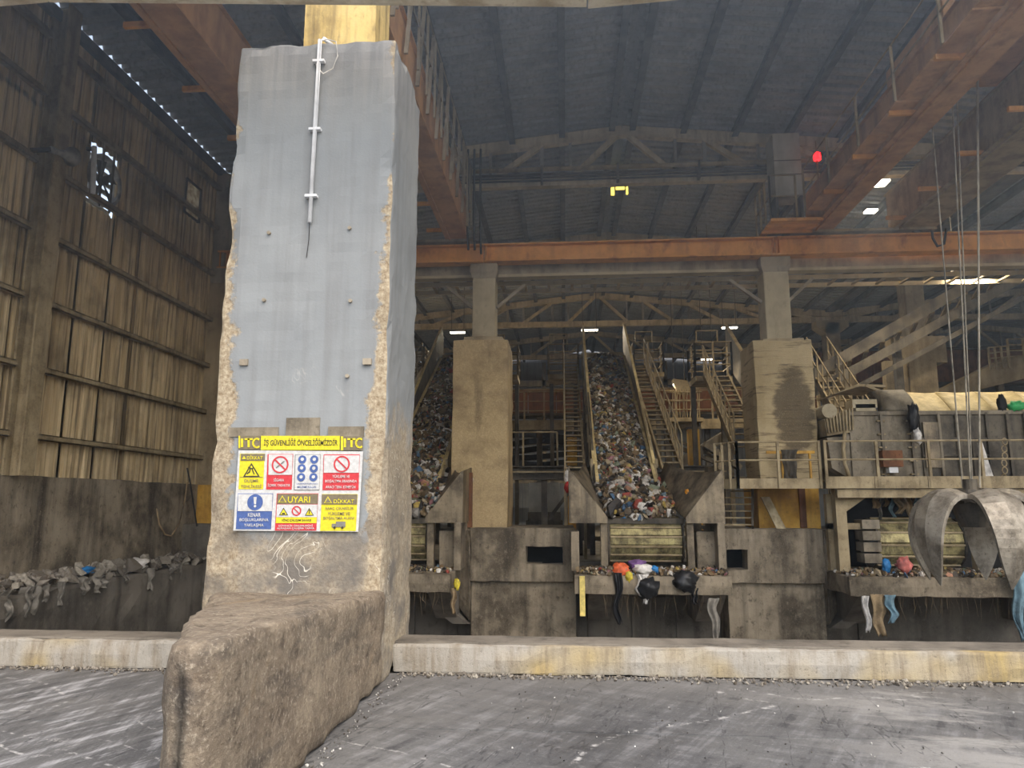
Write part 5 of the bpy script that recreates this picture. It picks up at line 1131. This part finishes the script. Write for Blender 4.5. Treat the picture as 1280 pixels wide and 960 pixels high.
bag(786, 721, SF-.1, .07, .1, 'bag_yellow', 'yellow-green scrap under the orange bag', 11); bag(780, 650, 15.5, .08, .08, 'bag_blue', 'bright blue ball on the lip of the middle hopper', 12); bag(812, 641, 15.7, .08, .09, 'bag_blue', 'blue bag at the right of the middle hopper throat', 13)
bag(863, 617, 15.7, .13, .1, 'foil_amber', 'orange-yellow packet lying on the right hopper plate', 14); bag(840, 720, SF+.2, .12, .08, 'rag_tan', 'tan lump beside the black bag on the middle shelf', 15); bag(885, 718, SF+.2, .16, .05, 'bag_white', 'flat pale scrap at the right end of the middle shelf', 16)
bag(1130, 706, SF+.1, .13, .15, 'bag_pink', 'pink bag under the discharge apron', 17); bag(1108, 708, SF+.2, .08, .14, 'bag_blue', 'blue scrap left of the pink bag', 18); bag(571, 730, 14.28, .06, .11, 'bag_yellow', 'yellow scrap at the end of the left shelf', 19)
bag(1142, 522, 15.7, .12, .32, 'black_plastic', 'black bag hanging on the machine side', 20); bag(1147, 545, 15.65, .08, .16, 'bag_white', 'white bag hanging below the black one on the machine', 21)
bag(1270, 508, 15.9, .18, .12, 'bag_green', 'green plastic bag on the domed machine cover', 22); bag(1252, 506, 15.9, .1, .2, 'rubber_and_gap_black', 'black rubber scrap beside the green bag', 23)
bag(709, 596, 17.58, .07, .16, 'bag_white', 'white rag tied at the foot of the ladder-like stair', 24); bag(709, 609, 17.56, .07, .14, 'bag_red', 'red rag tied at the foot of the ladder-like stair', 25)
bag(586, 600, 16.2, .1, .12, 'bag_white', 'pale crumpled bag on top of the rust-brown plate', 26)
def hang(px, py, Y, ln, w, mat, lab, seed): return tag(rag(at(px, py, Y), ln, w, seed, .035).obj('hanging_rag', mat, smooth=True), lab, 'rag')
hang(893, 748, 14.26, .78, .2, 'rag_grey', 'long grey rag hanging off the right end of the middle shelf', 31); hang(806, 718, 14.26, .55, .16, 'bag_white', 'white plastic strip hanging over the middle shelf', 32); hang(799, 718, 14.24, .4, .1, 'bag_white', 'narrow white strip left of the hanging white plastic', 33)
hang(772, 716, 14.25, .95, .16, 'black_plastic', 'long black strip hanging left on the middle shelf', 34); hang(1082, 745, 14.26, .65, .13, 'bag_white', 'pale strip hanging at the left of the long shelf', 35); hang(1098, 743, 14.28, .75, .3, 'rag_tan', 'bundle of tan rag hanging from the long shelf', 36)
hang(1113, 744, 14.26, .5, .22, 'rag_blue', 'blue rag hanging from the long shelf', 37); hang(1271, 705, 14.1, 1.35, .24, 'rag_blue', 'long light blue cloth hanging at the far right of the long shelf', 38); hang(567, 735, 14.27, .5, .12, 'rag_tan', 'tan rag hanging at the end of the left shelf', 39)
hang(868, 735, 14.3, .3, .14, 'black_plastic', 'short black strip hanging right on the middle shelf', 40)
a, c = at(725, 770, 14.26), at(731, 720, 14.26); tp = B().box((a.x, 14.24, a.z), (c.x, 14.26, c.z)).obj('measuring_strip', 'tape_yellow'); tag(tp, 'yellow measuring strip hanging on the left of the middle shelf', 'strip')
for (x0, x1, n, sd, lab) in ((.2, 3.05, 700, 81, 'scraps and dirt strewn on the middle shelf'), (-5.1, -2.3, 300, 82, 'scraps and dirt strewn on the left shelf'), (5.3, 9.5, 900, 83, 'scraps and dirt strewn on the long right shelf')):
    pts = [(r.uniform(x0, x1), r.uniform(14.36, 15.4), .28+abs(r.gauss(0, .03))) for k in range(n)]; waste('shelf_litter', pts, None, sd, (.02, .06), .3, label=lab, cat='litter')
for (x0, x1, sd, lab) in ((.5, 2.9, 91, 'loose strands hanging beneath the middle shelf'), (-5, -2.4, 92, 'loose strands hanging beneath the left shelf'), (5.6, 8.6, 93, 'loose strands hanging beneath the long right shelf')):
    b = B(); rr = random.Random(sd)
    for k in range(34):
        x = rr.uniform(x0, x1); y = rr.uniform(14.32, 14.6); b.tube([(x, y, -.05), (x+rr.uniform(-.04, .04), y, -.1-rr.uniform(.0, .2)), (x+rr.uniform(-.08, .08), y, -.15-rr.uniform(.1, .4))], [.006, .004, .002], 4)
    tag(b.obj('hanging_strands', 'strand'), lab, 'strands', kind='stuff')
# ================================================================ HAZE VOLUME added for lens glare as well as dust
hz_m = bpy.data.materials.new('haze'); hz_m.use_nodes = True; nt = hz_m.node_tree; nt.nodes.remove(nt.nodes['Principled BSDF'])
vs_ = nt.nodes.new('ShaderNodeVolumeScatter'); vs_.inputs['Color'].default_value = (.66, .81, 1, 1); vs_.inputs['Anisotropy'].default_value = 0.2
gx = nt.nodes.new('ShaderNodeNewGeometry'); sx_ = nt.nodes.new('ShaderNodeSeparateXYZ'); mr = nt.nodes.new('ShaderNodeMapRange')
nt.links.new(gx.outputs['Position'], sx_.inputs[0]); nt.links.new(sx_.outputs[2], mr.inputs[0])
for k_, v_ in ((1, 2.8), (2, 7.5), (3, .0015), (4, .025)): mr.inputs[k_].default_value = v_      # density grows with height, veiling the upper view as glare does
nt.links.new(mr.outputs[0], vs_.inputs['Density'])
nt.links.new(vs_.outputs[0], nt.nodes['Material Output'].inputs['Volume']); M['haze'] = hz_m
B().box((-8.6, 1.2, .4), (32, 17.0, 11.1)).obj('veil_haze', 'haze', label='thin bluish haze volume added for lens glare and dust', cat='haze', kind='stuff')
